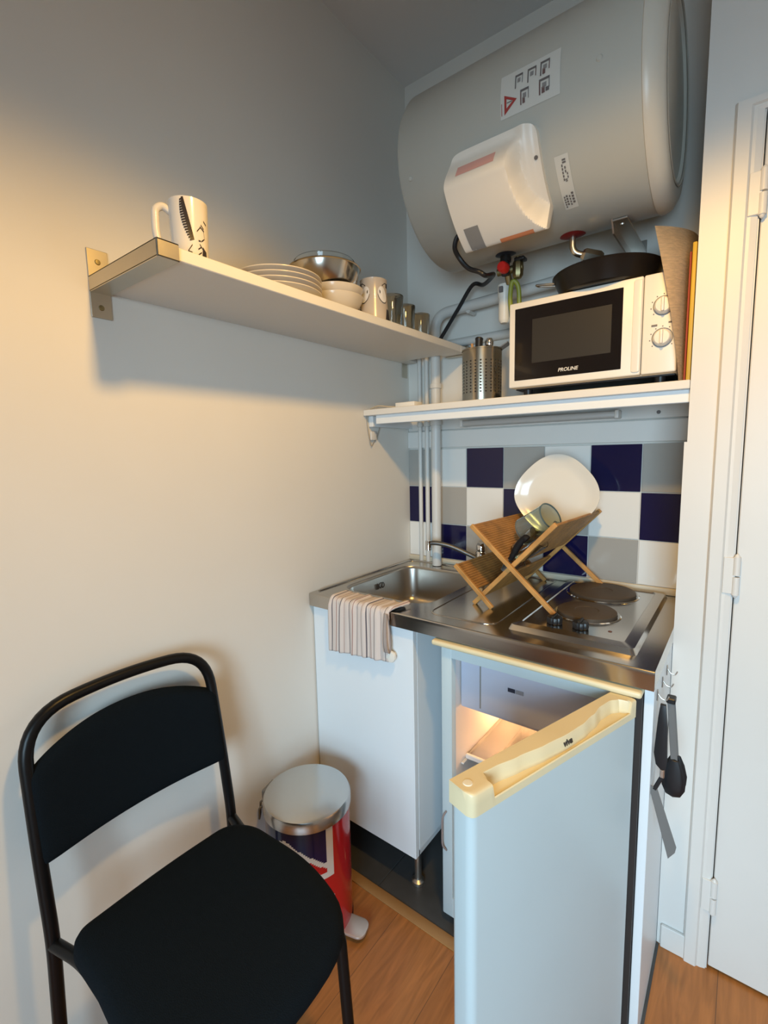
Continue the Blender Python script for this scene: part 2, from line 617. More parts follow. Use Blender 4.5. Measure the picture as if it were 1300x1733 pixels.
# shallow moulded panel edge on the wall, low down beside the cabinet
box(b, 1.010, 1.070, fy - 0.010, fy, 0.0, 0.066, 0.002, 1)
struct('trim_1', b, gloss_paint, ang=20)
b = BM(); box(b, DX0 + 0.0022, DX1 - 0.002, -ND + 0.002, -ND + 0.042, 0.008, DZ - 0.003, 0.002, 1)
dr = struct('door_1', b, gloss_paint)
b = BM(); box(b, DX0 - 0.004, DX1, -ND + 0.045, -ND + 0.06, 0.0, DZ)
struct('trim_5', b, mat('door_rebate_paint', (0.42, 0.39, 0.34, 1), 0.8), smooth=False)
for z in (1.880, 1.050, 0.215):
    b = BM()
    tube(b, [(1.119, -ND - 0.008, z - 0.045), (1.119, -ND - 0.008, z - 0.002)], 0.0075, 12)
    tube(b, [(1.119, -ND - 0.008, z + 0.002), (1.119, -ND - 0.008, z + 0.045)], 0.0075, 12)
    lathe(b, [(0.0, 0.054), (0.004, 0.050), (0.0055, 0.045)], 12, (1.119, -ND - 0.008, z))
    lathe(b, [(0.0, -0.054), (0.004, -0.050), (0.0055, -0.045)], 12, (1.119, -ND - 0.008, z))
    box(b, 1.094, 1.117, -ND - 0.011, -ND - 0.004, z - 0.043, z + 0.043, 0.001, 1)
    obj('hinge', b, gloss_paint, dr)

# --- pipes in the left corner
pr = thing('supply_pipe', 'thinnest white painted pipe nearest the left wall in the corner', 'pipe', (0.064, -0.018, 0.9), 'painted corner pipes')
b = BM(); tube(b, [(0.064, -0.018, 0.902), (0.064, -0.018, 1.757)], 0.0085); obj('pipe_run', b, pipe_paint, pr)
b = BM(); lathe(b, [(0.0085, -0.009), (0.0125, -0.008), (0.0125, 0.008), (0.0085, 0.009)], 20, (0.064, -0.018, 1.462)); obj('collar', b, pipe_paint, pr)
b = BM(); lathe(b, [(0.0, 0.014), (0.008, 0.011), (0.012, 0.0), (0.012, -0.02)], 20, (0.064, -0.018, 1.757)); obj('end_cap', b, brass, pr)
pr = thing('supply_pipe', 'middle thin white pipe of the corner, bending right above the tall shelf', 'pipe', (0.097, -0.018, 0.9), 'painted corner pipes')
b = BM(); tube(b, fillet([(0.097, -0.018, 0.902), (0.097, -0.018, 1.752), (0.545, -0.018, 1.757)], 0.03), 0.009); obj('pipe_run', b, pipe_paint, pr)
b = BM(); tube(b, [(0.20, -0.018, 1.7547), (0.545, -0.018, 1.757)], 0.0155); obj('sleeve', b, pipe_paint, pr)
b = BM(); lathe(b, [(0.010, -0.009), (0.014, -0.008), (0.014, 0.008), (0.010, 0.009)], 20, (0.097, -0.018, 1.462)); obj('collar', b, pipe_paint, pr)
pr = thing('waste_pipe', 'thick white painted pipe rising in the corner and bending right below heater', 'pipe', (0.159, -0.053, 0.9), 'painted corner pipes')
b = BM(); tube(b, fillet([(0.159, -0.053, 0.902), (0.159, -0.053, 1.860), (0.72, -0.053, 1.885)], 0.06, 10), 0.0185, 20); obj('pipe_run', b, pipe_paint, pr)
for z in (1.462, 1.60):
    b = BM(); lathe(b, [(0.0185, -0.009), (0.0225, -0.008), (0.0225, 0.008), (0.0185, 0.009)], 24, (0.159, -0.053, z)); obj('collar', b, pipe_paint, pr)
b = BM(); tube(b, [(0.30, -0.012, 1.845), (0.30, -0.060, 1.845)], 0.005, 10); box(b, 0.292, 0.308, -0.062, -0.01, 1.843, 1.850, 0.001, 1); obj('pipe_clip', b, pipe_paint, pr)

# ================================================================== WATER HEATER
HR, HY, HZ, HX0, HX1 = 0.238, -0.268, 2.163, 0.311, 0.915
heater = thing('water_heater', 'big horizontal cylindrical grey-white electric water heater under the ceiling', 'water heater', (0.62, HY, HZ))
def hs(x, a, h=0.0):
    a = radians(a)
    return Vector((x, HY - (HR + h) * cos(a), HZ + (HR + h) * sin(a)))
b = BM()
lathe(b, [(0.0, HX0), (HR - 0.02, HX0), (HR - 0.006, HX0 + 0.003), (HR, HX0 + 0.012), (HR, HX1)], 96, (0, HY, HZ), 'X')
for x, a in ((0.833, -2.4), (0.352, -18)):
    p = hs(x, a)
    t = BM(); lathe(t, [(0.0, 0.003), (0.005, 0.0025), (0.007, 0.0)], 14)
    d = Vector((0, -cos(radians(a)), sin(radians(a))))
    merge(b, t, basis(p, (1, 0, 0), d.cross(Vector((1, 0, 0)))))
obj('tank_shell', b, heater_paint, heater)
b = BM()
lathe(b, [(HR, HX1 - 0.004), (HR + 0.003, HX1 - 0.002), (HR + 0.003, HX1 + 0.006), (HR - 0.004, HX1 + 0.020), (HR - 0.018, HX1 + 0.030), (HR - 0.045, HX1 + 0.034),
          (HR - 0.060, HX1 + 0.032), (HR - 0.066, HX1 + 0.026), (HR - 0.085, HX1 + 0.026), (0.0, HX1 + 0.030)], 96, (0, HY, HZ), 'X')
ecap = obj('end_cap', b, heater_cap, heater)
b = BM(); lathe(b, [(HR - 0.0555, HX1 + 0.0335), (HR - 0.053, HX1 + 0.036), (HR - 0.050, HX1 + 0.035)], 96, (0, HY, HZ), 'X')
obj('cap_groove', b, mat('cap_line', (0.45, 0.42, 0.36, 1), 0.5), ecap)
# control cover
CX0, CX1, CA0, CA1 = 0.482, 0.703, -17.0, -68.0
def xr(a):
    k = [(-10, 0.655), (-28, 0.640), (-36, 0.642), (-44, 0.650), (-51, 0.662), (-57, 0.682), (-61, 0.705), (-70, 0.76)]
    for (a0, x0), (a1, x1) in zip(k, k[1:]):
        if a <= a0 and a >= a1:
            t = (a0 - a) / (a0 - a1)
            return x0 + (x1 - x0) * t
    return 0.76
def cover_h(x, a):
    top = sm(-19.5, -31.5, a)
    bot = 1 - 0.75 * sm(-60, -67.5, a)
    pl = 0.020 + 0.060 * top * bot
    e = xr(a)
    w = sm(e, e + 0.020 + 0.010 * sm(-35, -20, a), x)
    low = 0.016 + 0.010 * (1 - sm(0.67, 0.695, x))
    return pl * (1 - w) + low * w
def cover_pt(u, v, eps=0.0):
    # u across x, v down the angle, corner-rounded outline, flaps at the border go down to the tank
    x = CX0 + (CX1 - CX0) * u
    a = CA0 + (CA1 - CA0) * v
    return hs(x, a, cover_h(x, a) + eps)
b = BM()
NU, NV = 56, 64
def cov(u, v):
    uu = min(1, max(0, (u * (NU + 2) - 1) / NU)); vv = min(1, max(0, (v * (NV + 2) - 1) / NV))
    # round the outline corners
    x, y = uu * 2 - 1, vv * 2 - 1
    n = 9.0
    m_ = (abs(x) ** n + abs(y) ** n) ** (1 / n) if (x or y) else 1
    mm = max(abs(x), abs(y))
    if m_ > 0:
        x, y = x * mm / m_, y * mm / m_
    uu, vv = (x + 1) / 2, (y + 1) / 2
    p = cover_pt(uu, vv)
    if u == 0 or v == 0 or u == 1 or v == 1:
        xx = CX0 + (CX1 - CX0) * uu; aa = CA0 + (CA1 - CA0) * vv
        p = hs(xx, aa, -0.004)
    return p
grid(b, cov, NU + 2, NV + 2)
cover = obj('control_cover', b, white_plastic, heater, label='raised white plastic control cover', ang=28)
def cpatch(name, x0, x1, a0, a1, m, parent, surf=None, eps=0.0008, nu=8, nv=8, sk=0.0):
    b = BM()
    f = surf or (lambda x, a: hs(x, a, eps))
    grid(b, lambda u, v: f(x0 + (x1 - x0) * u + sk * v, a0 + (a1 - a0) * v), nu, nv)
    return obj(name, b, m, parent)
cs = lambda x, a: hs(x, a, cover_h(x, a) + 0.0009)
cpatch('warning_strip', 0.512, 0.612, -24.2, -27.6, pale_red, cover, cs)
cpatch('warning_strip', 0.585, 0.672, -58.6, -61.2, orange_print, cover, cs)
cpatch('rating_plate', 0.503, 0.543, -49, -61, grey_print, cover, cs)
b = BM(); t = BM(); lathe(t, [(0, 0.002), (0.004, 0.002), (0.0045, 0)], 12); merge(b, t, basis(hs(0.694, -33, 0.0175), (1, 0, 0), Vector((0, -cos(radians(-33)), sin(radians(-33)))).cross(Vector((1, 0, 0))))); obj('screw', b, ink_soft, cover)
# big sticker with five pictograms and warning triangle
st = cpatch('warning_sticker', 0.616, 0.753, 12.5, -9.8, sticker, heater)
k = 0
def dbl(x0, x1, a0, a1, m):
    return cpatch('pictogram', x0, x1, a0, a1, m, st, lambda x, a: hs(x, a, 0.0016), nu=3, nv=3)
def picto(x0, x1, a0, a1, style):
    b = BM()
    f = lambda x, a, e=0.0016: hs(x, a, e)
    def q(xa, xb, aa, ab, mi):
        grid(b, lambda u, v: f(xa + (xb - xa) * u, aa + (ab - aa) * v), 2, 2, mi)
    w = x1 - x0; h = a1 - a0
    q(x0, x1, a0, a0 + h * 0.16, 0)
    q(x0, x0 + w * 0.14, a0, a1, 1 if style > 2 else 0)
    q(x1 - w * 0.10, x1, a0 + h * .1, a0 + h * 0.75, 1 if style in (1, 2) else 2)
    q(x0 + w * 0.3, x0 + w * 0.7, a0 + h * 0.3, a0 + h * 0.62, 2)
    if style > 1:
        q(x0 + w * 0.25, x0 + w * 0.55, a0 + h * 0.55, a0 + h * 0.95, 1)
    if style > 3:
        q(x0 + w * 0.62, x0 + w * 0.95, a0 + h * 0.66, a0 + h * 0.92, 0)
    obj('pictogram', b, [ink_soft, brown_print, grey_print], st, smooth=False)
picto(0.651, 0.669, 9.5, 2.4, 0)
picto(0.680, 0.700, 9.5, 2.4, 1)
picto(0.709, 0.730, 9.8, 2.6, 2)
picto(0.664, 0.684, 0.6, -6.8, 3)
picto(0.707, 0.731, 1.0, -6.4, 4)
b = BM()
tri = [(0.6255, -8.2), (0.6255, 1.6), (0.656, -2.6)]
tin = [(0.631, -5.2), (0.631, -0.6), (0.6465, -2.7)]
vo = [b.verts.new(hs(x, a, 0.0017)) for x, a in tri]
vi = [b.verts.new(hs(x, a, 0.0017)) for x, a in tin]
for i in range(3):
    b.faces.new((vo[i], vo[(i + 1) % 3], vi[(i + 1) % 3], vi[i]))
grid(b, lambda u, v: hs(0.632 + 0.012 * u, -2.45 - 0.5 * v, 0.0018), 2, 2, 1)
grid(b, lambda u, v: hs(0.6185 + 0.0015 * u, -2 - 6 * v, 0.0017), 1, 4)
obj('warning_triangle', b, [red_print, ink_soft], st, smooth=False)
s2 = cpatch('data_sticker', 0.728, 0.759, -36.5, -67.0, sticker, heater)
fp = [BM(), BM()]
for i, (xa, xb, aa, ab) in enumerate(((0.744, 0.752, -38.5, -41.0), (0.741, 0.744, -41, -50), (0.747, 0.750, -42.2, -46), (0.7505, 0.753, -45.5, -49), (0.745, 0.7495, -48.6, -50.4),
                                      (0.732, 0.735, -58, -66), (0.737, 0.741, -57.5, -64.5), (0.744, 0.747, -58, -65), (0.750, 0.755, -56.5, -64))):
    n = max(2, int(abs(ab - aa) / 1.6))
    for k in range(n):
        a0 = aa + (ab - aa) * k / n
        grid(fp[0 if i < 5 else 1], lambda u, v: hs(xa + (xb - xa) * u, a0 + (ab - aa) / n * 0.7 * v, 0.0016), 1, 1)
for q in fp:
    obj('fine_print', q, ink_soft, s2, smooth=False)
# brackets to the wall
for x in (0.835,):
    b = BM()
    box(b, x - 0.018, x + 0.018, HY - 0.01, 0.0, HZ - HR - 0.006, HZ - HR - 0.001, 0.001, 1)
    box(b, x - 0.018, x + 0.018, -0.006, 0.0, HZ - HR - 0.10, HZ - HR + 0.03, 0.001, 1)
    prism(b, [(HY - 0.012, HZ - HR), (HY + 0.01, HZ - HR - 0.028), (-0.006, HZ - HR - 0.028), (-0.006, HZ - HR)], x - 0.02, x - 0.016,
          Matrix(((0, 0, 1, 0), (1, 0, 0, 0), (0, 1, 0, 0), (0, 0, 0, 1))))
    lathe(b, [(0, -0.004), (0.006, -0.003), (0.007, 0)], 12, (x, HY + 0.02, HZ - HR - 0.006))
    obj('wall_bracket', b, aluminium, heater)
# collars, outlet pipe, cable
def disc(x, a, r, m, name, parent):
    b = BM()
    def f(u, v):
        rr = r * u
        q = 2 * pi * v
        return hs(x + rr * cos(q), a + math.degrees(rr * sin(q) / HR), 0.004 * (1 - u ** 4) + 0.0005)
    grid(b, f, 5, 28)
    bmesh.ops.remove_doubles(b, verts=b.verts, dist=1e-5)
    return obj(name, b, m, parent)
outd = disc(0.712, -95.5, 0.033, dark_red, 'hot_outlet_ring', heater)
ind = disc(0.520, -95.5, 0.030, dark_blue, 'cold_inlet_ring', heater)
ob = hs(0.712, -95.5)
b = BM()
tube(b, fillet([ob + Vector((0, 0, 0.01)), ob + Vector((0.0, 0, -0.045)), ob + Vector((0.06, 0.03, -0.062))], 0.02), 0.0085, 14)
t = [ob + Vector((0.022, 0.012, -0.050)), ob + Vector((0.028, 0.014, -0.053)), ob + Vector((0.062, 0.03, -0.064)), ob + Vector((0.070, 0.034, -0.066))]
tube(b, t, [0.012, 0.0175, 0.0175, 0.012], 6)
obj('hot_outlet_pipe', b, mat('nickel', (0.66, 0.60, 0.50, 1), 0.3, 1.0), heater)
b = BM()
pc = [hs(0.497, -64, 0.022), (0.452, -0.40, 1.949), (0.432, -0.395, 1.925), (0.433, -0.372, 1.903), (0.455, -0.358, 1.873), (0.486, -0.350, 1.857), (0.497, -0.330, 1.850), (0.47, -0.22, 1.888), (0.372, -0.085, 1.915), (0.327, -0.078, 1.925), (0.27, -0.076, 1.858), (0.205, -0.075, 1.778), (0.17, -0.078, 1.735)]
tube(b, spline(pc, 8), 0.0068, 10)
tag(obj('power_cable', b, black_plastic, None), 'black power cable looping from heater cover down behind the long shelf', 'cable')

# safety group with red knob and white siphon
sg = thing('safety_valve', 'brass safety valve with red knob hanging below the heater', 'valve', (0.520, -0.235, 1.88))
b = BM()
tube(b, [(0.520, -0.245, 1.927), (0.520, -0.245, 1.905)], 0.016, 14)
tube(b, [(0.520, -0.245, 1.915), (0.520, -0.245, 1.868)], 0.012, 14)
obj('dark_nut', b, black_plastic, sg)
b = BM()
tube(b, [(0.490, -0.235, 1.885), (0.565, -0.225, 1.887)], 0.011, 14)
lathe(b, [(0.0, 0.022), (0.012, 0.022), (0.0165, 0.014), (0.0165, -0.018), (0.011, -0.026), (0.0, -0.026)], 8, (0.551, -0.228, 1.884))
tube(b, [(0.551, -0.228, 1.90), (0.551, -0.228, 1.918)], 0.008, 10)
tube(b, [(0.520, -0.235, 1.885), (0.520, -0.215, 1.852)], 0.010, 12)
obj('valve_body', b, brass, sg)
b = BM(); box(b, 0.545, 0.575, -0.245, -0.215, 1.902, 1.912, 0.003, 2); obj('black_lever', b, black_plastic, sg)
b = BM()
lathe(b, [(0.0, -0.030), (0.012, -0.029), (0.0150, -0.025), (0.0158, -0.004), (0.0145, 0.0), (0.0, 0.0)], 20, (0.5215, -0.252, 1.884), 'Y')
obj('red_knob', b, red_plastic, sg)
sp = thing('drain_siphon', 'white plastic drain siphon under the red-knobbed valve', 'siphon', (0.500, -0.20, 1.74))
b = BM()
lathe(b, [(0.0, 0.0), (0.012, 0.002), (0.0175, 0.012), (0.0175, 0.075), (0.020, 0.080), (0.020, 0.115), (0.017, 0.115), (0.016, 0.085), (0.0, 0.082)], 24, (0.500, -0.205, 1.740))
tube(b, fillet([(0.500, -0.205, 1.752), (0.536, -0.185, 1.752), (0.540, -0.15, 1.80)], 0.02), 0.0115, 14)
obj('siphon_body', b, siphon_white, sp)
b = BM(); box(b, 0.492, 0.504, -0.231, -0.2235, 1.829, 1.846, 0.001, 1); obj('overflow_slot', b, ink_soft, sp)
b = BM()
tube(b, spline([(0.533, -0.215, 1.735), (0.526, -0.222, 1.80), (0.531, -0.225, 1.846), (0.540, -0.222, 1.852), (0.549, -0.215, 1.83), (0.548, -0.205, 1.77), (0.55, -0.2, 1.72)], 8), 0.0068, 10)
tag(obj('earth_wire', b, green_yellow), 'green and yellow earth wire bent beside the white siphon', 'wire')

# ================================================================== SHORT SHELF WITH MICROWAVE
shz = 1.508
sh = thing('kitchen_shelf', 'white wooden shelf holding the microwave across the tiled niche', 'shelf', (0.5, -0.15, shz))
b = BM(); box(b, 0.002, NW - 0.001, -ND, -0.078, shz - 0.021, shz, 0.0015, 1); box(b, 0.185, NW - 0.001, -0.0785, -0.0145, shz - 0.021, shz, 0.0015, 1); obj('shelf_board', b, shelf_lam, sh)
b = BM(); box(b, 0.048, NW - 0.001, -ND + 0.014, -ND + 0.034, 1.456, shz - 0.021, 0.0015, 1); obj('front_batten', b, white_lam, sh)
b = BM(); box(b, 0.002, 0.022, -0.27, -0.001, 1.448, shz - 0.021, 0.0015, 1); obj('side_batten', b, white_lam, sh)
sl = thing('strip_light', 'unlit slim strip light fixed under the microwave shelf', 'lamp', (0.537, -0.045, 1.455))
b = BM(); box(b, 0.275, 0.799, -0.065, -0.022, 1.443, 1.464, 0.007, 3); obj('diffuser', b, tube_off, sl)
b = BM(); box(b, 0.268, 0.28, -0.067, -0.020, 1.441, 1.466, 0.003, 2); obj('end_cap', b, gloss_paint, sl)
b = BM(); box(b, 0.795, 0.807, -0.067, -0.020, 1.441, 1.466, 0.003, 2); obj('end_cap', b, gloss_paint, sl)
b = BM(); box(b, 0.27, 0.805, -0.026, -0.010, 1.443, 1.466, 0.001, 1); obj('mounting_base', b, gloss_paint, sl)
b = BM()
tube(b, spline([(0.004, -0.285, 1.488), (0.004, -0.280, 1.44), (0.005, -0.27, 1.395), (0.006, -0.262, 1.378), (0.006, -0.25, 1.392), (0.006, -0.23, 1.41), (0.006, -0.215, 1.44), (0.008, -0.20, 1.47)], 8), 0.0014, 6)
tag(obj('loose_wire', b, mat('thin_wire', (0.35, 0.31, 0.26, 1), 0.6)), 'thin loose wire hanging in a loop on the left wall below microwave shelf', 'wire')
b = BM()
box(b, 0.004, 0.012, -0.268, -0.235, 1.40, 1.432, 0.003, 2)
tag(obj('wire_clip', b, gloss_paint), 'small white wire clip on the left wall within the wire loop', 'clip')
b = BM(); box(b, 0.135, 0.215, -0.285, -0.235, shz, shz + 0.016, 0.002, 2)
tag(obj('plastic_block', b, white_plastic), 'small flat white box lying at the left end of microwave shelf', 'box')
b = BM(); tube(b, spline([(0.02, -0.28, shz + 0.004), (0.06, -0.285, shz + 0.011), (0.10, -0.275, shz + 0.006), (0.13, -0.26, shz + 0.004)], 6), 0.0025, 8)
tag(obj('cord_end', b, mat('beige_cord', (0.5, 0.42, 0.30, 1), 0.7)), 'beige cord end lying left of the flat white box', 'cord')

# microwave
mw = thing('microwave_oven', 'white microwave oven with black glass door and two dials', 'microwave', (0.77, -0.17, shz))
MX0, MX1, MZ0, MZ1, MY = 0.543, 0.972, 1.5345, 1.7755, -0.264
b = BM(); box(b, MX0, MX1, MY + 0.022, -0.045, MZ0, MZ1, 0.005, 2); obj('casing', b, white_plastic, mw)
b = BM(); box(b, MX0 + 0.01, MX1 - 0.005, MY + 0.03, -0.05, MZ0 - 0.004, MZ0 + 0.002); obj('base_plate', b, black_plastic, mw)
for x in (MX0 + 0.04, MX1 - 0.04):
    for y in (MY + 0.05, -0.07):
        b = BM(); lathe(b, [(0.0, shz), (0.012, shz), (0.014, MZ0)], 16, (x, y, 0)); obj('foot', b, black_plastic, mw)
b = BM()
box(b, MX0 - 0.002, 0.8925, MY, MY + 0.021, MZ0 + 0.001, MZ1 + 0.001, 0.004, 3)
door = obj('oven_door', b, white_plastic, mw)
b = BM(); box(b, 0.559, 0.8475, MY - 0.0015, MY + 0.004, 1.555, 1.7585, 0.001, 1); blk = obj('door_glass', b, black_gloss, door)
b = BM(); box(b, 0.611, 0.822, MY - 0.0022, MY, 1.600, 1.722, 0.0005, 1); obj('viewing_mesh', b, window_mesh, door)
text('logo_lettering', 'PROLINE', 0.0135, basis((0.713, MY - 0.002, 1.5715), (1, 0, 0), (0, 0, 1)), mat('logo_white', (0.6, 0.58, 0.54, 1), 0.5), door, shear=0.2, bold=0.0003)
b = BM(); prism(b, rrect(0.8715, 0.8915, MZ0 + 0.008, MZ1 - 0.006, 0.006), 0, 0.004, Matrix(((1, 0, 0, 0), (0, 0, -1, MY), (0, 1, 0, 0), (0, 0, 0, 1))), 0.0025)
obj('door_grip', b, white_plastic, door)
b = BM(); box(b, 0.894, MX1, MY + 0.001, MY + 0.021, MZ0 + 0.001, MZ1 + 0.001, 0.004, 3); pan_ = obj('control_panel', b, white_plastic, mw)
for z in (1.6965, 1.620):
    b = BM(); lathe(b, [(0.0, -0.014), (0.016, -0.013), (0.0195, -0.009), (0.0205, 0.0)], 32, (0.939, MY + 0.001, z), 'Y')
    box(b, 0.9355, 0.9425, MY - 0.021, MY - 0.010, z - 0.017, z + 0.017, 0.003, 2)
    kn = obj('dial', b, white_plastic, pan_)
    b = BM(); lathe(b, [(0.0215, -0.0016), (0.0232, -0.0016), (0.0232, 0.0012), (0.0215, 0.0012)], 40, (0.939, MY + 0.001, z), 'Y')
    for k in range(9):
        a = radians(220 - 32.5 * k)
        x, zz = 0.939 + 0.0275 * cos(a), z + 0.0275 * sin(a)
        if x < MX1 - 0.003:
            box(b, x - 0.0012, x + 0.0012, MY - 0.0002, MY + 0.002, zz - 0.0012, zz + 0.0012)
    obj('dial_markings', b, ink_soft, pan_)
b = BM(); box(b, 0.914, 0.927, MY - 0.0002, MY + 0.002, 1.649, 1.6535); obj('printed_mark', b, ink_soft, pan_)
b = BM(); box(b, 0.951, 0.961, MY - 0.0002, MY + 0.002, 1.653, 1.6565); obj('printed_mark', b, ink_soft, pan_)

# frying pan on top of microwave
PZ = MZ1 + 0.002
pan = thing('frying_pan', 'black frying pan lying on top of the microwave', 'pan', (0.785, -0.176, PZ))
b = BM(); lathe(b, [(0.0, 0.0), (0.108, 0.0), (0.118, 0.004), (0.137, 0.046), (0.1415, 0.051), (0.1395, 0.053), (0.134, 0.048), (0.115, 0.007), (0.0, 0.004)], 64, (0.785, -0.176, PZ))
obj('pan_body', b, pan_black, pan)
b = BM()
p0 = Vector((0.655, -0.215, PZ + 0.040))
tube(b, fillet([p0 + Vector((0.004, 0.010, 0)), p0 + Vector((-0.045, -0.005, 0.005)), p0 + Vector((-0.047, -0.022, 0.005)), p0 + Vector((0.004, -0.012, 0))], 0.008), 0.0028, 10)
obj('wire_handle', b, mat('grey_wire', (0.35, 0.33, 0.30, 1), 0.4, 0.8), pan)

# boards and placemats at the right end of the shelf
b = BM()
def pm(u, v):
    x0 = 0.981 - 0.065 * v ** 1.25
    y = -0.293 + 0.233 * u
    return Vector((0.989 - (0.989 - x0) * (1 - u) ** (8 - 5.5 * sm(0.72, 1.0, v)), y, shz + 0.002 + (0.366 + 0.026 * u) * v))
V = grid(b, pm, 40, 24)
t = bmesh.ops.solidify(b, geom=list(b.faces), thickness=0.0015)
tag(obj('placemat', b, mat_brown, recalc=True), 'brown woven placemat curling away beside the microwave', 'placemat', 'upright mats at the shelf end')
b = BM(); box(b, 0.9905, 0.9945, -0.288, -0.07, shz, 1.80, 0.001, 1)
tag(obj('red_mat', b, mat_red), 'thin dark red mat standing upright between brown placemat and yellow board', 'placemat', 'upright mats at the shelf end')
b = BM(); box(b, 0.996, 1.005, -0.294, -0.05, shz, 1.818, 0.002, 2)
tag(obj('cutting_board', b, mat_yellow), 'yellow board standing upright against the wall at shelf end', 'board')

# cutlery holder
ch = thing('cutlery_holder', 'perforated steel cutlery holder on the microwave shelf', 'cutlery holder', (0.438, -0.232, shz))
b = BM()
R_, NA, NH = 0.0615, 72, 34
cxh, cyh = 0.438, -0.232
V = {}
def vh(i, j):
    k = (i % NA, j)
    if k not in V:
        a = 2 * pi * i / NA
        V[k] = b.verts.new((cxh + R_ * cos(a), cyh + R_ * sin(a), shz + 0.158 * j / NH))
    return V[k]
for i in range(NA):
    for j in range(NH):
        hole = (i % 3 == 1) and (j % 2 == 1) and 3 < j < 27
        f = b.faces.new((vh(i, j), vh(i + 1, j), vh(i + 1, j + 1), vh(i, j + 1)))
        f.material_index = 1 if hole else 0
lathe(b, [(0.0, 0.001), (R_, 0.001)], 48, (cxh, cyh, shz))
lathe(b, [(R_ - 0.0015, 0.0), (R_ - 0.0015, 0.158), (R_ + 0.0012, 0.1585), (R_ + 0.0012, 0.154)], 72, (cxh, cyh, shz))
obj('holder_body', b, [mat('holder_steel', (0.52, 0.47, 0.38, 1), 0.2, 1.0), mat('perforation', (0.02, 0.018, 0.015, 1), 0.8)], ch)
b = BM(); tube(b, spline([(0.435, -0.262, shz + 0.03), (0.437, -0.260, shz + 0.14), (0.440, -0.258, shz + 0.163), (0.441, -0.258, shz + 0.184), (0.441, -0.257, shz + 0.189)], 5), [0.003] * 10 + [0.0115] * 6 + [0.0125] * 4 + [0.007], 12)
tag(obj('black_handled_knife', b, black_plastic), 'black rounded handle sticking out of the cutlery holder', 'cutlery', 'utensils in the cutlery holder')
u = thing('steel_spoon', 'shiny steel spoon bowl showing above the cutlery holder rim', 'cutlery', (0.462, -0.24, shz), 'utensils in the cutlery holder')
b = BM(); tube(b, [(0.452, -0.235, shz + 0.01), (0.463, -0.25, shz + 0.155)], 0.0025, 8); obj('spoon_stem', b, chrome, u)
b = BM(); lathe(b, [(0.0, -0.018), (0.009, -0.013), (0.013, -0.003), (0.013, 0.006), (0.009, 0.015), (0.0, 0.018)], 20, (0.469, -0.245, shz + 0.172)); obj('spoon_bowl', b, chrome, u)
u = thing('serving_spatula', 'dark spatula leaning to the right out of cutlery holder', 'cutlery', (0.47, -0.2, shz), 'utensils in the cutlery holder')
b = BM(); tube(b, [(0.425, -0.215, shz + 0.01), (0.475, -0.205, shz + 0.155)], 0.004, 8); obj('spatula_stem', b, black_plastic, u)
b = BM(); bar(b, (0.474, -0.205, shz + 0.153), (0.512, -0.195, shz + 0.176), 0.004, 0.020, (0, -1, 0.5), 0.0018); obj('spatula_blade', b, silver_grey, u)
b = BM(); tube(b, [(0.405, -0.21, shz + 0.01), (0.400, -0.225, shz + 0.185)], 0.004, 8)
tag(obj('wooden_stick', b, bamboo), 'thin wooden utensil stem at the left of the cutlery holder', 'cutlery', 'utensils in the cutlery holder')

# ================================================================== LONG SHELF ON THE LEFT WALL
LZ, LT = 1.706, 0.0235
ls = thing('wall_shelf', 'long off-white shelf on the left wall with steel end brackets', 'shelf', (0.14, -0.6, LZ))
b = BM(); box(b, 0.001, 0.281, -1.151, -0.078, LZ, LZ + LT, 0.0015, 1); box(b, 0.192, 0.281, -0.0785, -0.014, LZ, LZ + LT, 0.0015, 1); box(b, 0.001, 0.05, -0.0785, -0.014, LZ, LZ + LT, 0.0015, 1); obj('shelf_board', b, shelf_lam, ls)
def bracket(y0, y1):
    b = BM()
    ym = (y0 + y1) / 2
    # folded channel: bottom strip, upper strip, front fold
    box(b, 0.002, 0.285, y0, y1, LZ - 0.004, LZ - 0.0005, 0.001, 1)
    box(b, 0.002, 0.285, y0, y1, LZ + LT + 0.0005, LZ + LT + 0.004, 0.001, 1)
    box(b, 0.2815, 0.285, y0, y1, LZ - 0.004, LZ + LT + 0.004, 0.001, 1)
    box(b, 0.002, 0.285, y0, y0 + 0.003, LZ - 0.004, LZ + LT + 0.004, 0.001, 1)
    box(b, 0.0, 0.003, y0, y1, LZ - 0.055, LZ + 0.085, 0.001, 1)
    for z in (LZ - 0.033, LZ + 0.060):
        lathe(b, [(0, 0.0055), (0.005, 0.005), (0.006, 0.003)], 14, (0, ym, z), 'X', mi=1)
    return b
obj('shelf_bracket', bracket(-1.192, -1.150), [bracket_steel, brass], ls)
b = BM()
box(b, 0.195, 0.285, -0.040, -0.012, LZ - 0.004, LZ - 0.0005, 0.001, 1)
box(b, 0.195, 0.285, -0.040, -0.012, LZ + LT + 0.0005, LZ + LT + 0.004, 0.001, 1)
box(b, 0.2815, 0.285, -0.040, -0.012, LZ - 0.004, LZ + LT + 0.004, 0.001, 1)
obj('shelf_bracket', b, [bracket_steel, brass], ls)
b = BM(); box(b, 0.0, 0.003, -0.050, -0.014, LZ - 0.055, LZ + 0.06, 0.001, 1); obj('wall_plate', b, bracket_steel, ls)
TZ = LZ + LT + 0.0006

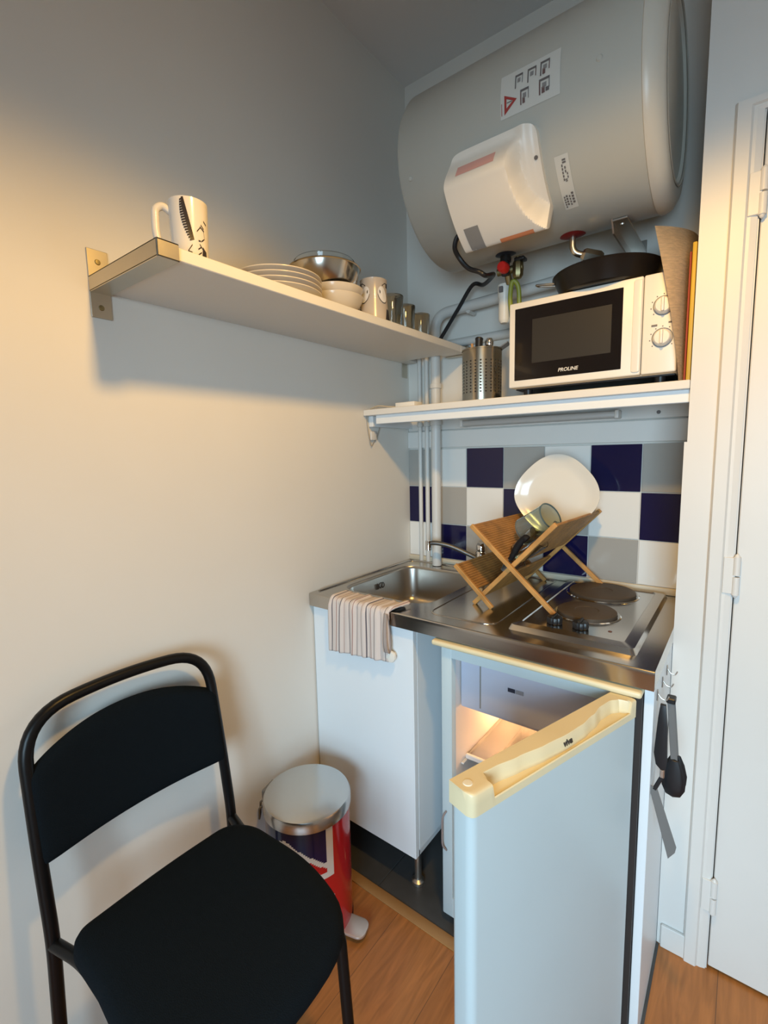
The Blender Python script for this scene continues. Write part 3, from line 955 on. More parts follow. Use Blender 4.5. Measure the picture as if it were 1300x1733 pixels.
# mug with fern drawing
MC = (0.222, -1.088, TZ)
mug = thing('fern_mug', 'white mug with black fern drawing at the near end of long shelf', 'mug', MC)
b = BM(); lathe(b, [(0.0, 0.0), (0.030, 0.0), (0.0335, 0.003), (0.0365, 0.1), (0.0365, 0.112), (0.0335, 0.112), (0.032, 0.09), (0.029, 0.006), (0.0, 0.005)], 48, MC); obj('mug_body', b, mug_grey, mug)
ca = math.atan2(-1.654 + 1.088, 1.127 - 0.222)
ha = ca - radians(82)
b = BM()
hd = Vector((cos(ha), sin(ha), 0)); hc = Vector(MC)
pts = [(0.033, 0.094), (0.050, 0.090), (0.048, 0.074), (0.062, 0.055), (0.064, 0.036), (0.054, 0.018), (0.040, 0.012), (0.033, 0.016)]
pts = [(0.032, 0.092), (0.046, 0.100), (0.058, 0.092), (0.060, 0.075), (0.060, 0.050), (0.055, 0.026), (0.044, 0.014), (0.032, 0.018)]
sp_ = spline([hc + hd * r_ + Vector((0, 0, z)) for r_, z in pts], 6)
hn = hd.cross(Vector((0, 0, 1)))
for a_, b_ in zip(sp_, sp_[1:]):
    pass
tube(b, sp_, 0.0072, 12)
obj('mug_handle', b, mug_grey, mug)
def mugp(a, z, e=0.0006):
    r_ = 0.0335 + (0.0365 - 0.0335) * max(0, min(1, (z - 0.003) / 0.097)) + e
    q = ca + a
    return Vector(MC) + Vector((r_ * cos(q), r_ * sin(q), z))
b = BM()
def mquad(pts_, mi=0):
    b.faces.new([b.verts.new(mugp(a, z, 0.0007)) for a, z in pts_]).material_index = mi
for k in range(17):
    t_ = k / 16
    z = 0.107 - 0.070 * t_
    a = -0.28 + 0.42 * t_
    w = 0.05 + 0.24 * sin(pi * min(1, t_ * 0.8 + 0.08)) 
    mquad([(a - w, z - 0.0045), (a + 0.05, z - 0.0018), (a + 0.05, z + 0.0018), (a - w, z - 0.0012)])
    mquad([(a - 0.12 * min(1, t_ * 4 + .2), z - 0.003), (a + 0.10, z - 0.0015), (a + 0.08, z + 0.003), (a - 0.10 * min(1, t_ * 4 + .2), z + 0.0025)])
for (a0, z0, a1, z1) in ((0.42, 0.052, 0.60, 0.062), (0.60, 0.062, 0.82, 0.056), (0.82, 0.056, 0.86, 0.042), (0.86, 0.042, 0.62, 0.036), (0.62, 0.036, 0.45, 0.036), (0.70, 0.092, 0.66, 0.066), (0.66, 0.066, 0.80, 0.060),
                         (-0.10, 0.014, 0.10, 0.026), (-0.10, 0.014, 0.08, 0.012), (0.55, 0.030, 0.75, 0.020), (0.45, 0.020, 0.62, 0.026), (0.45, 0.010, 0.62, 0.016), (0.85, 0.075, 1.0, 0.070)):
    d = 0.0013
    mquad([(a0 - .02, z0 - d), (a1 + .02, z1 - d), (a1 + .02, z1 + d), (a0 - .02, z0 + d)])
mquad([(0.66, 0.006), (0.72, 0.027), (0.98, 0.020), (1.02, 0.002)])
obj('fern_drawing', b, ink, mug, smooth=False)

# dinner plates
PC = (0.160, -0.812)
b = BM(); lathe(b, [(0.0, 0.0), (0.062, 0.0), (0.066, 0.003), (0.105, 0.016), (0.109, 0.0185), (0.109, 0.0205), (0.105, 0.0200), (0.068, 0.0070), (0.0, 0.006)], 64)
p0 = obj('dinner_plate', b, porcelain_c)
lab = ['cream dinner plate lowest in the plate stack on long shelf', 'cream dinner plate second from the bottom of the plate stack', 'cream dinner plate second from the top of the plate stack', 'cream dinner plate on top of the plate stack on long shelf']
def copy_tree(o, parent=None):
    c = o.copy(); COL.objects.link(c)
    if parent is not None:
        c.parent = parent
        c.matrix_parent_inverse = o.matrix_parent_inverse.copy()
    for ch_ in list(o.children):
        copy_tree(ch_, c)
    return c
for i in range(4):
    o = p0 if i == 0 else copy_tree(p0)
    o.location = (PC[0], PC[1], TZ + i * 0.0120)
    tag(o, lab[i], 'plate', 'dinner plates stacked on the long shelf')
# bowls
b = BM(); lathe(b, [(0.0, 0.0), (0.036, 0.0), (0.040, 0.003), (0.067, 0.030), (0.079, 0.052), (0.079, 0.054), (0.0765, 0.0535), (0.063, 0.032), (0.037, 0.007), (0.0, 0.006)], 56)
p0 = obj('cereal_bowl', b, porcelain_c)
BC = (0.175, -0.618)
for i in range(2):
    o = p0 if i == 0 else copy_tree(p0)
    o.location = (BC[0], BC[1], TZ + i * 0.022)
    tag(o, ('cream bowl at the bottom, right of the plate stack', 'cream bowl nested on the lower cream bowl, under the steel bowl')[i], 'bowl', 'cream bowls on the long shelf')
b = BM(); lathe(b, [(0.0, 0.0), (0.050, 0.0), (0.056, 0.004), (0.098, 0.045), (0.110, 0.085), (0.113, 0.087), (0.112, 0.089), (0.107, 0.086), (0.095, 0.047), (0.053, 0.007), (0.0, 0.003)], 64)
o = obj('mixing_bowl', b, mat('bowl_steel', (0.50, 0.46, 0.40, 1), 0.18, 1.0, rvar=0.05))
o.location = (0.150, -0.632, TZ + 0.052)
o.scale = (0.90, 0.90, 0.92)
tag(o, 'brushed steel mixing bowl set on the cream bowls', 'bowl')
b = BM(); lathe(b, [(0.0, 0.0), (0.035, 0.0), (0.045, 0.006), (0.082, 0.05), (0.093, 0.095), (0.0945, 0.096), (0.093, 0.098), (0.0905, 0.094), (0.080, 0.052), (0.043, 0.010), (0.0, 0.005)], 56)
o = obj('glass_bowl', b, glass)
o.location = (0.150, -0.632, TZ + 0.060)
o.scale = (0.9, 0.9, 0.95)
tag(o, 'clear glass bowl standing inside the steel mixing bowl', 'bowl')
# second mug with petal shapes
M2 = (0.222, -0.503, TZ)
mug2 = thing('petal_mug', 'grey-beige mug with two white petal shapes, near the drinking glasses', 'mug', M2)
prof2 = [(0.0, 0.0), (0.044, 0.0), (0.046, 0.003), (0.041, 0.05), (0.0385, 0.085), (0.0395, 0.118), (0.040, 0.120), (0.0375, 0.120), (0.036, 0.085), (0.040, 0.006), (0.0, 0.005)]
b = BM(); lathe(b, prof2, 48, M2); obj('mug_body', b, mat('petal_mug_glaze', (0.50, 0.43, 0.36, 1), 0.22, coat=0.2), mug2)
ca2 = math.atan2(-1.654 - M2[1], 1.127 - M2[0])
def m2p(a, z, e=0.001):
    r_ = 0.046
    for (r0, z0), (r1, z1) in zip(prof2[2:6], prof2[3:6]):
        if z0 <= z <= z1:
            r_ = r0 + (r1 - r0) * (z - z0) / (z1 - z0)
    return Vector(M2) + Vector(((r_ + e) * cos(ca2 + a), (r_ + e) * sin(ca2 + a), z))
for sgn in (-1, 1):
    b = BM()
    n = 20
    cv = b.verts.new(m2p(sgn * 0.68, 0.074, 0.0015))
    ring = []
    for k in range(n):
        q = 2 * pi * k / n
        ring.append(b.verts.new(m2p(sgn * (0.68 + 0.36 * cos(q) * (1 - 0.0 * sin(q)) + 0.10 * -sin(q)), 0.074 + 0.022 * sin(q), 0.0014)))
    for k in range(n):
        b.faces.new((cv, ring[k], ring[(k + 1) % n]))
    for k in range(n // 2, n):
        q0, q1 = 2 * pi * k / n, 2 * pi * (k + 1) / n
        def e_(q, s): return m2p(sgn * (0.68 + (0.36 * cos(q)) * s - 0.10 * sin(q)), 0.074 + 0.022 * sin(q) * s, 0.0013)
        f = b.faces.new([b.verts.new(p) for p in (e_(q0, 1.0), e_(q1, 1.0), e_(q1, 1.09), e_(q0, 1.09))]); f.material_index = 1
    f = b.faces.new([b.verts.new(m2p(sgn * a, z, 0.0020)) for a, z in ((0.42, 0.086), (0.50, 0.083), (0.50, 0.077), (0.44, 0.076))]); f.material_index = 1
    for (aa, zz) in (((0.85, 0.003), (1.3, 0.03)),):
        f = b.faces.new([b.verts.new(m2p(sgn * a, z, 0.0014)) for a, z in ((0.80, 0.003), (1.25, 0.003), (1.25, 0.034), (1.0, 0.036))]); f.material_index = 1
        f = b.faces.new([b.verts.new(m2p(sgn * a, z, 0.0014)) for a, z in ((0.62, 0.099), (1.25, 0.095), (1.25, 0.108), (0.9, 0.107))]); f.material_index = 1
    obj('petal_print', b, [flag_white, ink], mug2, smooth=False)
b = BM()
hd = Vector((cos(ca2 + 3.5), sin(ca2 + 3.5), 0))
tube(b, spline([Vector(M2) + hd * r_ + Vector((0, 0, z)) for r_, z in ((0.037, 0.098), (0.056, 0.098), (0.064, 0.078), (0.060, 0.045), (0.040, 0.03))], 6), 0.006, 10)
obj('mug_handle', b, mug_grey, mug2)
# drinking glasses
b = BM(); lathe(b, [(0.0, 0.0), (0.028, 0.0), (0.031, 0.003), (0.0375, 0.10), (0.0370, 0.102), (0.0355, 0.10), (0.029, 0.012), (0.0, 0.010)], 40)
g0 = obj('drinking_glass', b, glass)
for i, (x, y, s, l) in enumerate(((0.215, -0.405, 1.0, 'clear drinking glass standing right beside the petal mug'), (0.205, -0.318, 0.92, 'middle one of the clear drinking glasses on the long shelf'), (0.205, -0.225, 0.85, 'small clear drinking glass nearest the pipes on long shelf'))):
    o = g0 if i == 0 else copy_tree(g0)
    o.location = (x, y, TZ)
    o.scale = (s, s, s)
    tag(o, l, 'glass', 'drinking glasses on the long shelf')

# ================================================================== SINK CABINET, PANEL, WORKTOP
cab = thing('sink_cabinet', 'white sink base cabinet on short metal legs below the sink', 'cabinet', (0.2, -0.3, 0))
b = BM()
box(b, 0.004, 0.402, -0.568, -0.03, 0.138, 0.154); box(b, 0.004, 0.020, -0.568, -0.03, 0.138, 0.856)
box(b, 0.386, 0.402, -0.568, -0.03, 0.138, 0.856); box(b, 0.004, 0.402, -0.045, -0.03, 0.138, 0.856)
obj('carcass', b, white_lam, cab, smooth=False)
b = BM(); box(b, 0.005, 0.402, -0.589, -0.571, 0.137, 0.855, 0.001, 1); cd = obj('cabinet_door', b, white_lam, cab)
b = BM(); lathe(b, [(0.0, -0.026), (0.008, -0.0255), (0.016, -0.024), (0.0175, -0.020), (0.0165, -0.015), (0.008, -0.012), (0.007, 0.0)], 28, (0.337, -0.589, 0.767), 'Y'); obj('door_knob', b, white_plastic, cd)
for x, y in ((0.372, -0.535), (0.035, -0.535), (0.372, -0.08), (0.035, -0.08)):
    b = BM(); lathe(b, [(0.0, 0.0025), (0.020, 0.0025), (0.020, 0.012), (0.011, 0.018), (0.011, 0.138)], 20, (x, y, 0)); obj('leg', b, aluminium, cab)
pn = thing('side_panel', 'white end panel standing between fridge and door wall', 'panel', (0.99, -0.3, 0))
b = BM(); box(b, 0.982, 1.0, -0.588, -0.02, 0.0005, 0.857, 0.001, 1); obj('panel_board', b, white_lam, pn)
for y, z in ((-0.395, 0.823), (-0.468, 0.823), (-0.545, 0.826)):
    b = BM(); box(b, 1.0, 1.0022, y - 0.004, y + 0.004, z - 0.012, z + 0.012, 0.001, 1)
    tube(b, fillet([(1.001, y, z + 0.004), (1.008, y, z - 0.006), (1.018, y, z - 0.008), (1.022, y, z + 0.002)], 0.004), 0.0014, 8)
    obj('hook', b, aluminium, pn)

wt = thing('worktop', 'stainless steel worktop with inset sink over the cabinets', 'worktop', (0.5, -0.3, 0.9))
ZW = 0.900
b = BM()
SX0, SX1, SY0, SY1 = 0.048, 0.392, -0.505, -0.100
def slab(x0, x1, y0, y1):
    box(b, x0, x1, y0, y1, ZW - 0.003, ZW)
# top sheet around the bowl (rounded opening), front apron, back lip
op = rrect(SX0, SX1, SY0, SY1, 0.06, 8)
out = []
n = len(op)
X1W = 1.001
def outer_for(p):
    x, y = p
    cx, cy = (SX0 + SX1) / 2, (SY0 + SY1) / 2
    return x, y
bo = BM()
vo_ = [bo.verts.new((x, y, ZW)) for x, y in ((0.002, -0.60), (0.44, -0.60), (0.44, -0.011), (0.002, -0.011))]
vi_ = [bo.verts.new((x, y, ZW)) for x, y in op]
eo = [bo.edges.new((vo_[k], vo_[(k + 1) % 4])) for k in range(4)]
ei = [bo.edges.new((vi_[k], vi_[(k + 1) % n])) for k in range(n)]
bmesh.ops.triangle_fill(bo, use_beauty=True, edges=eo + ei)
merge(b, bo)
box(b, 0.44, X1W, -0.60, -0.011, ZW - 0.003, ZW)
# rounded front edge and apron
def apron(u, v):
    x = 0.002 + (X1W - 0.002) * u
    if v < 0.5:
        a = v / 0.5 * pi / 2
        return Vector((x, -0.600 - 0.004 * sin(a), ZW - 0.004 + 0.004 * cos(a)))
    return Vector((x, -0.604 + 0.001 * (v - 0.5), ZW - 0.004 - 0.036 * (v - 0.5) / 0.5))
grid(b, apron, 2, 10)
box(b, 0.002, X1W, -0.6035, -0.590, ZW - 0.042, ZW - 0.039)
box(b, X1W - 0.002, X1W, -0.60, -0.011, ZW - 0.040, ZW - 0.001)
box(b, 0.002, 0.004, -0.60, -0.011, ZW - 0.040, ZW - 0.001)
# raised rim along wall sides
tube(b, fillet([(0.016, -0.57, ZW), (0.016, -0.026, ZW), (0.62, -0.026, ZW)], 0.03), 0.0045, 10)
tube(b, fillet([(0.620, -0.03, ZW - 0.001), (0.625, -0.545, ZW - 0.001), (0.43, -0.555, ZW - 0.001), (0.425, -0.06, ZW - 0.001)], 0.04), 0.0035, 10)
obj('steel_top', b, steel, wt, ang=30)
b = BM()
depth = 0.145
def ring_at(k):
    # k 0..1 down the bowl
    t_ = k
    if t_ < 0.12:
        q = t_ / 0.12
        return op_off(0.008 * (1 - cos(q * pi / 2))), ZW - 0.008 * sin(q * pi / 2)
    if t_ < 0.7:
        q = (t_ - 0.12) / 0.58
        return op_off(0.008 + 0.012 * q), ZW - 0.008 - (depth - 0.045) * q
    q = (t_ - 0.7) / 0.3
    return op_off(0.020 + 0.037 * (1 - cos(q * pi / 2))), ZW - depth + 0.037 - 0.037 * sin(q * pi / 2)
def op_off(d):
    return rrect(SX0 + d, SX1 - d, SY0 + d, SY1 - d, max(0.012, 0.06 - d * 0.6), 8)
prev = None
for k in range(25):
    pts, z = ring_at(k / 24)
    ring = [b.verts.new((x, y, z)) for x, y in pts]
    if prev:
        for q in range(len(ring)):
            b.faces.new((prev[q], prev[(q + 1) % n], ring[(q + 1) % n], ring[q]))
    prev = ring
b.faces.new(prev)
bowl = obj('sink_bowl', b, steel_bowl_m, wt)
b = BM(); lathe(b, [(0.0, 0.003), (0.012, 0.003), (0.014, 0.0015), (0.030, 0.0025), (0.034, 0.001)], 32, (0.22, -0.30, ZW - depth)); obj('drain', b, chrome, bowl)
text('maker_lettering', 'IKO', 0.028, basis((SX0 + 0.0160, -0.300, ZW - 0.040), (0, 1, 0), (-0.08, 0, 1)), ink, bowl, bold=0.0008)

# faucet
fc = thing('mixer_tap', 'chrome mixer tap with long dark spout behind the dish rack', 'tap', (0.345, -0.055, ZW))
b = BM(); lathe(b, [(0.0, 0.0), (0.026, 0.0), (0.026, 0.006), (0.021, 0.010), (0.021, 0.075), (0.017, 0.082), (0.0, 0.085)], 28, (0.355, -0.060, ZW)); obj('tap_body', b, chrome, fc)
b = BM()
tube(b, spline([(0.352, -0.066, ZW + 0.050), (0.31, -0.085, ZW + 0.072), (0.25, -0.108, ZW + 0.098), (0.20, -0.128, ZW + 0.108), (0.172, -0.138, ZW + 0.105)], 6), 0.0085, 14)
obj('spout', b, mat('spout_metal', (0.13, 0.125, 0.12, 1), 0.42, 0.8), fc)
b = BM(); tube(b, [(0.173, -0.138, ZW + 0.116), (0.173, -0.138, ZW + 0.080)], 0.0115, 16); obj('aerator', b, chrome, fc)
b = BM(); lathe(b, [(0.018, 0.086), (0.019, 0.10), (0.013, 0.112), (0.0, 0.115)], 24, (0.355, -0.060, ZW)); tube(b, [(0.358, -0.068, ZW + 0.106), (0.372, -0.115, ZW + 0.118)], [0.006, 0.0045], 10); obj('lever', b, chrome, fc)

# hob
hb = thing('electric_hob', 'stainless two-plate electric hob set into the worktop', 'hob', (0.81, -0.3, ZW))
HX, HXX, HYA, HYB = 0.662, 0.957, -0.545, -0.035
b = BM()
ht = BM()
o1 = rrect(HX, HXX, HYA, HYB, 0.012, 4); o2 = rrect(HX + 0.006, HXX - 0.006, HYA + 0.006, HYB - 0.006, 0.012, 4); o3 = rrect(HX + 0.024, HXX - 0.030, HYA + 0.032, HYB - 0.02, 0.010, 4)
r1 = [ht.verts.new((x, y, ZW)) for x, y in o1]; r2 = [ht.verts.new((x, y, ZW + 0.013)) for x, y in o2]; r3 = [ht.verts.new((x, y, ZW + 0.0155)) for x, y in o3]; 
o4 = rrect(HX + 0.026, HXX - 0.032, HYA + 0.034, HYB - 0.022, 0.010, 4); r4 = [ht.verts.new((x, y, ZW + 0.0125)) for x, y in o4]
for A_, B_ in ((r1, r2), (r2, r3), (r3, r4)):
    for k in range(len(A_)):
        ht.faces.new((A_[k], A_[(k + 1) % len(A_)], B_[(k + 1) % len(A_)], B_[k]))
ht.faces.new(r4)
merge(b, ht)
obj('hob_plate', b, steel, hb, ang=25)
HZ_ = ZW + 0.0125
for (x, y, r_) in ((0.795, -0.140, 0.092), (0.805, -0.352, 0.074)):
    b = BM(); lathe(b, [(r_ + 0.010, 0.0005), (r_ + 0.007, 0.003), (r_ + 0.001, 0.0025)], 56, (x, y, HZ_)); rg = obj('trim_ring', b, chrome, hb)
    b = BM(); lathe(b, [(r_, 0.0), (r_, 0.009), (r_ - 0.003, 0.011), (0.03, 0.011), (0.028, 0.0095), (0.0, 0.0095)], 56, (x, y, HZ_)); obj('cooking_plate', b, hob_iron, hb)
for (x, y) in ((0.758, -0.472), (0.821, -0.472)):
    b = BM(); prism(b, [((0.019 - 0.0025 * (k % 4 == 0)) * cos(2 * pi * k / 32), (0.019 - 0.0025 * (k % 4 == 0)) * sin(2 * pi * k / 32)) for k in range(32)], 0.0, 0.018, Matrix.Translation((x, y, HZ_)), 0.003)
    box(b, x - 0.004, x + 0.004, y - 0.018, y + 0.018, HZ_ + 0.016, HZ_ + 0.023, 0.002, 1)
    obj('control_knob', b, black_plastic, hb)
b = BM(); lathe(b, [(0.0, 0.0014), (0.004, 0.0012), (0.005, 0.0)], 12, (0.885, -0.455, HZ_)); obj('indicator_lamp', b, mat('lamp_red', (0.10, 0.03, 0.02, 1), 0.3), hb)

# towel
def towel():
    b = BM()
    nu, nv = 110, 46
    Ltop, Lfront = 0.070, 0.172
    def f(u, v):
        # u: across the cloth (last part folds back), v: from the sink side to the hem
        L = v * (Ltop + Lfront)
        wid = 0.225
        fold = 0.86
        x = 0.104 + wid * min(u, fold) / fold
        y_in = 0.0
        if u > fold:
            q = (u - fold) / (1 - fold)
            x += 0.012 * sin(q * pi) - 0.020 * q
            y_in = 0.018 * sin(q * pi * 0.5)
        rip = 0.0030 * sin(u * 38 + 0.6 * sin(v * 3)) + 0.0022 * sin(u * 71 + 1.0) + 0.0015 * sin(u * 23 + v * 4)
        if L < Ltop:
            y = -0.605 + (Ltop - L)
            z = ZW + 0.0045 + max(0, rip) * 0.9
            if y > SY0 - 0.004:
                z -= (y - SY0 + 0.004) * 0.55
            x += 0.016 * (1 - L / Ltop) * (u - 0.1)
            if u > fold:
                z += 0.006
                x += 0.03 * (u - fold) / (1 - fold) * 1.0
            r_ = 0.008
            if L > Ltop - r_:
                z -= 0.3 * (L - Ltop + r_)
        else:
            d = L - Ltop
            y = -0.6085 - rip * min(1, d / 0.02) - 0.004 * sin(min(1, d / 0.03) * pi / 2) + y_in * min(1, d / 0.04)
            z = ZW + 0.002 - d
            x += (u - 0.4) * 0.010 * d / Lfront - 0.004 * d / Lfront
            z += 0.024 * u * d / Lfront
        if u > fold and L >= Ltop:
            y = min(y, -0.6075)
        return Vector((x, y, z))
    grid(b, f, nu, nv, uv=True)
    o = obj('dish_towel', b, towel_cloth(), ang=180)
    md = o.modifiers.new('thick', 'SOLIDIFY'); md.thickness = 0.0022; md.offset = 1.0
    return o
tw = towel()
tag(tw, 'pale pink striped dish towel draped over the sink front edge', 'towel')

b = BM()
def loop_fold(u, v):
    # right-hand end of the cloth doubled into a hanging loop
    a = v * 2 * pi
    t_ = (1 - cos(a)) / 2
    bulge = 0.013 * sin(a) * (0.35 + 0.65 * t_)
    return Vector((0.322 + 0.014 * u + 0.006 * t_ * u, -0.6185 - bulge, ZW - 0.004 - 0.116 * t_))
grid(b, loop_fold, 5, 40, uv=True)
for f in b.faces:
    for l in f.loops:
        l[b.loops.layers.uv.verify()].uv.x = 0.80 + 0.12 * l[b.loops.layers.uv.verify()].uv.x
bmesh.ops.solidify(b, geom=list(b.faces), thickness=0.0018)
obj('folded_end', b, tw.data.materials[0], tw, ang=180)

# ================================================================== DISH RACK AND DISHES
RK = (0.617, -0.425, 0)
RA = radians(-4.0)
RM = Matrix.Translation(Vector((0.617, -0.425, 0))) @ Matrix.Rotation(RA, 4, 'Z')
rk = thing('dish_rack', 'folding bamboo dish rack standing on worktop and hob', 'dish rack', (0.617, -0.425, 0.902))
def rp(u, w, z):
    return RM @ Vector((u, w, z))
# front-frame points (u from crossing)
Xz = 1.026
Atop, Abot = (-0.121, 1.137), (0.137, 0.914)
Btop, Bbot = (0.124, 1.159), (-0.118, 0.9015)
Ctop, Cbot = (-0.177, 1.012), (-0.052, 0.9015)
DEP = 0.375
ydir = (RM.to_3x3() @ Vector((0, 1, 0)))
def fr(name, p, q, w):
    b = BM()
    bar(b, rp(p[0], w, p[1]), rp(q[0], w, q[1]), 0.013, 0.010, ydir, 0.0012)
    obj(name, b, bamboo, rk)
for w, dw in ((0.0, 0.011), (DEP, -0.011)):
    fr('crossed_bar', Atop, Abot, w)
    fr('crossed_bar', Btop, Bbot, w + dw)
    fr('short_bar', Ctop, Cbot, w)
def slats(p, q, n, off, w0):
    b = BM()
    d = Vector((q[0] - p[0], 0, q[1] - p[1]))
    nrm = Vector((-d.z, 0, d.x)).normalized() * off
    for k in range(n):
        t_ = (k + 0.5) / n
        c = Vector((p[0], 0, p[1])) + d * t_ + nrm
        tube(b, [rp(c.x, w0, c.z), rp(c.x, DEP - 0.004, c.z)], 0.0044, 8)
    return b
mid = (0.0, Xz)
obj('slat_panel', slats(Atop, (-0.012, 1.042), 19, 0.0, 0.004), bamboo_rod, rk)
obj('slat_panel', slats((0.122, 1.157), (0.012, 1.040), 19, 0.0, 0.015), bamboo_rod, rk)
obj('slat_panel', slats(Ctop, (-0.105, 0.948), 12, 0.0, 0.004), bamboo_rod, rk)
obj('slat_panel', slats((-0.030, 0.995), (-0.094, 0.927), 11, 0.0, 0.015), bamboo_rod, rk)

# big rounded plate in the rack
PM_ = Matrix.Translation(Vector((0.648, -0.128, 1.204))) @ Matrix.Rotation(radians(2), 4, 'Z') @ Matrix.Rotation(radians(82), 4, 'X')
b = BM()
NR, NAg = 14, 96
prevr = None
def sq(a, r_):
    # rounded square standing on a corner
    n_ = 2.45
    c_, s_ = cos(a - pi / 4), sin(a - pi / 4)
    k_ = (abs(c_) ** n_ + abs(s_) ** n_) ** (-1 / n_)
    return r_ * k_
for side in (0, 1):
    prof_ = [(0.0, 0.0), (0.35, 0.0), (0.62, 0.001), (0.74, 0.004), (0.88, 0.012), (0.97, 0.0175), (1.0, 0.019)]
    rings = []
    def px_(k, q):
        a_ = 2 * pi * k / NAg
        y_ = sq(a_, 0.123) * q * sin(a_)
        return sq(a_, 0.123) * q * cos(a_) * (1 - 0.16 * sm(0.0, 1.0, -y_ / 0.13)), y_
    for q, h in prof_:
        hh = h - (0.0035 if side else 0)
        if q == 0:
            rings.append([b.verts.new(PM_ @ Vector((0, 0, hh)))])
        else:
            rings.append([b.verts.new(PM_ @ Vector((*px_(k, q), hh))) for k in range(NAg)])
    for A_, B_ in zip(rings, rings[1:]):
        for k in range(NAg):
            if len(A_) == 1:
                b.faces.new((A_[0], B_[k], B_[(k + 1) % NAg]))
            else:
                b.faces.new((A_[k], B_[k], B_[(k + 1) % NAg], A_[(k + 1) % NAg]))
    if side == 0:
        last = rings[-1]
    else:
        for k in range(NAg):
            b.faces.new((last[k], rings[-1][k], rings[-1][(k + 1) % NAg], last[(k + 1) % NAg]))
tag(obj('square_plate', b, porcelain), 'large white rounded square plate standing in the dish rack', 'plate')

# glass mug tipped in the rack
def tipped(loc, d):
    d = Vector(d).normalized()
    u, v = frame_of(d)
    return basis(loc, u, v)
gm = thing('glass_mug', 'blue-tinted glass mug lying tipped in the rack before plate', 'mug', (0.60, -0.29, 1.09))
gd = Vector((0.80, -0.25, 0.50)).normalized()
GM = tipped((0.600, -0.275, 1.108), gd)
b = BM(); t = BM()
lathe(t, [(0.0, 0.0), (0.036, 0.0), (0.040, 0.004), (0.041, 0.105), (0.0385, 0.105), (0.0375, 0.008), (0.0, 0.007)], 40); merge(b, t, GM); obj('glass_body', b, glass_teal, gm)
b = BM(); t = BM(); lathe(t, [(0.0385, 0.104), (0.0415, 0.104), (0.0418, 0.107), (0.0382, 0.107), (0.0385, 0.104)], 40); merge(b, t, GM); obj('dark_rim', b, glass_rim, gm)
b = BM(); t = BM(); tube(t, spline([(-0.036, 0.015, 0.085), (-0.062, 0.025, 0.080), (-0.068, 0.028, 0.05), (-0.060, 0.025, 0.02), (-0.036, 0.015, 0.016)], 6), 0.006, 10); merge(b, t, GM); obj('glass_handle', b, glass_teal, gm)
# clear tumbler lying lower in the rack
b = BM(); t = BM()
lathe(t, [(0.0, 0.0), (0.026, 0.0), (0.029, 0.004), (0.034, 0.085), (0.032, 0.085), (0.027, 0.010), (0.0, 0.009)], 36)
merge(b, t, tipped((0.612, -0.356, 1.054), (0.75, -0.08, 0.65)))
tag(obj('clear_tumbler', b, glass), 'clear tumbler leaning in the rack beside black knife handle', 'glass')
# black-handled knife leaning in the rack
kn = thing('kitchen_knife', 'kitchen knife with curved black handle leaning in dish rack', 'knife', (0.62, -0.41, 1.05))
b = BM(); tube(b, spline([(0.612, -0.408, 1.048), (0.621, -0.408, 1.064), (0.631, -0.408, 1.084), (0.643, -0.408, 1.102), (0.654, -0.408, 1.112), (0.661, -0.408, 1.108)], 5), [0.007] * 3 + [0.0085] * 4 + [0.0098] * 8 + [0.0092] * 5 + [0.0108] * 5 + [0.009], 12); obj('handle', b, mat('matte_black_grip', (0.010, 0.009, 0.010, 1), 0.6, spec=0.2), kn)
b = BM(); bar(b, (0.613, -0.407, 1.050), (0.590, -0.402, 1.008), 0.0012, 0.020, (0.7, 0, -0.4), 0.0003); obj('blade', b, chrome, kn)
# glass left under the lower tier
b = BM(); t = BM()
lathe(t, [(0.0, 0.0), (0.020, 0.0), (0.023, 0.003), (0.027, 0.06), (0.0255, 0.06), (0.021, 0.007), (0.0, 0.006)], 32)
merge(b, t, Matrix.Translation((0.548, -0.18, 0.97)) @ Matrix.Rotation(radians(50), 4, 'X'))
tag(obj('small_glass', b, glass), 'small clear glass lying in the lower tier of dish rack', 'glass')

# ================================================================== FRIDGE
fg = thing('fridge', 'small white under-counter fridge standing open below the hob', 'fridge', (0.73, -0.35, 0))
FX0, FX1, FY0, FY1, FZ0, FZ1 = 0.500, 0.960, -0.600, -0.04, 0.035, 0.838
b = BM()
w = 0.032
box(b, FX0, FX0 + w, FY0, FY1, FZ0, FZ1, 0.003, 2)
box(b, FX1 - w, FX1, FY0, FY1, FZ0, FZ1, 0.003, 2)
box(b, FX0 + 0.002, FX1 - 0.002, FY0 + 0.001, FY1, FZ1 - 0.03, FZ1)
box(b, FX0 + 0.002, FX1 - 0.002, FY0 + 0.001, FY1, FZ0, FZ0 + 0.06)
box(b, FX0 + 0.002, FX1 - 0.002, FY1 - 0.02, FY1, FZ0, FZ1)
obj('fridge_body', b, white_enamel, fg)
b = BM()
lx0, lx1, ly0, ly1, lz0, lz1 = FX0 + w + 0.001, FX1 - w - 0.001, FY0 + 0.02, FY1 - 0.05, FZ0 + 0.062, FZ1 - 0.032
def plate(p):
    b.faces.new([b.verts.new(q) for q in p])
plate([(lx0, ly0, lz0), (lx0, ly1, lz0), (lx0, ly1, lz1), (lx0, ly0, lz1)])
plate([(lx1, ly0, lz0), (lx1, ly1, lz0), (lx1, ly1, lz1), (lx1, ly0, lz1)])
plate([(lx0, ly1, lz0), (lx1, ly1, lz0), (lx1, ly1, lz1), (lx0, ly1, lz1)])
plate([(lx0, ly0, lz0), (lx1, ly0, lz0), (lx1, ly1, lz0), (lx0, ly1, lz0)])
plate([(lx0, ly0, lz1), (lx1, ly0, lz1), (lx1, ly1, lz1), (lx0, ly1, lz1)])
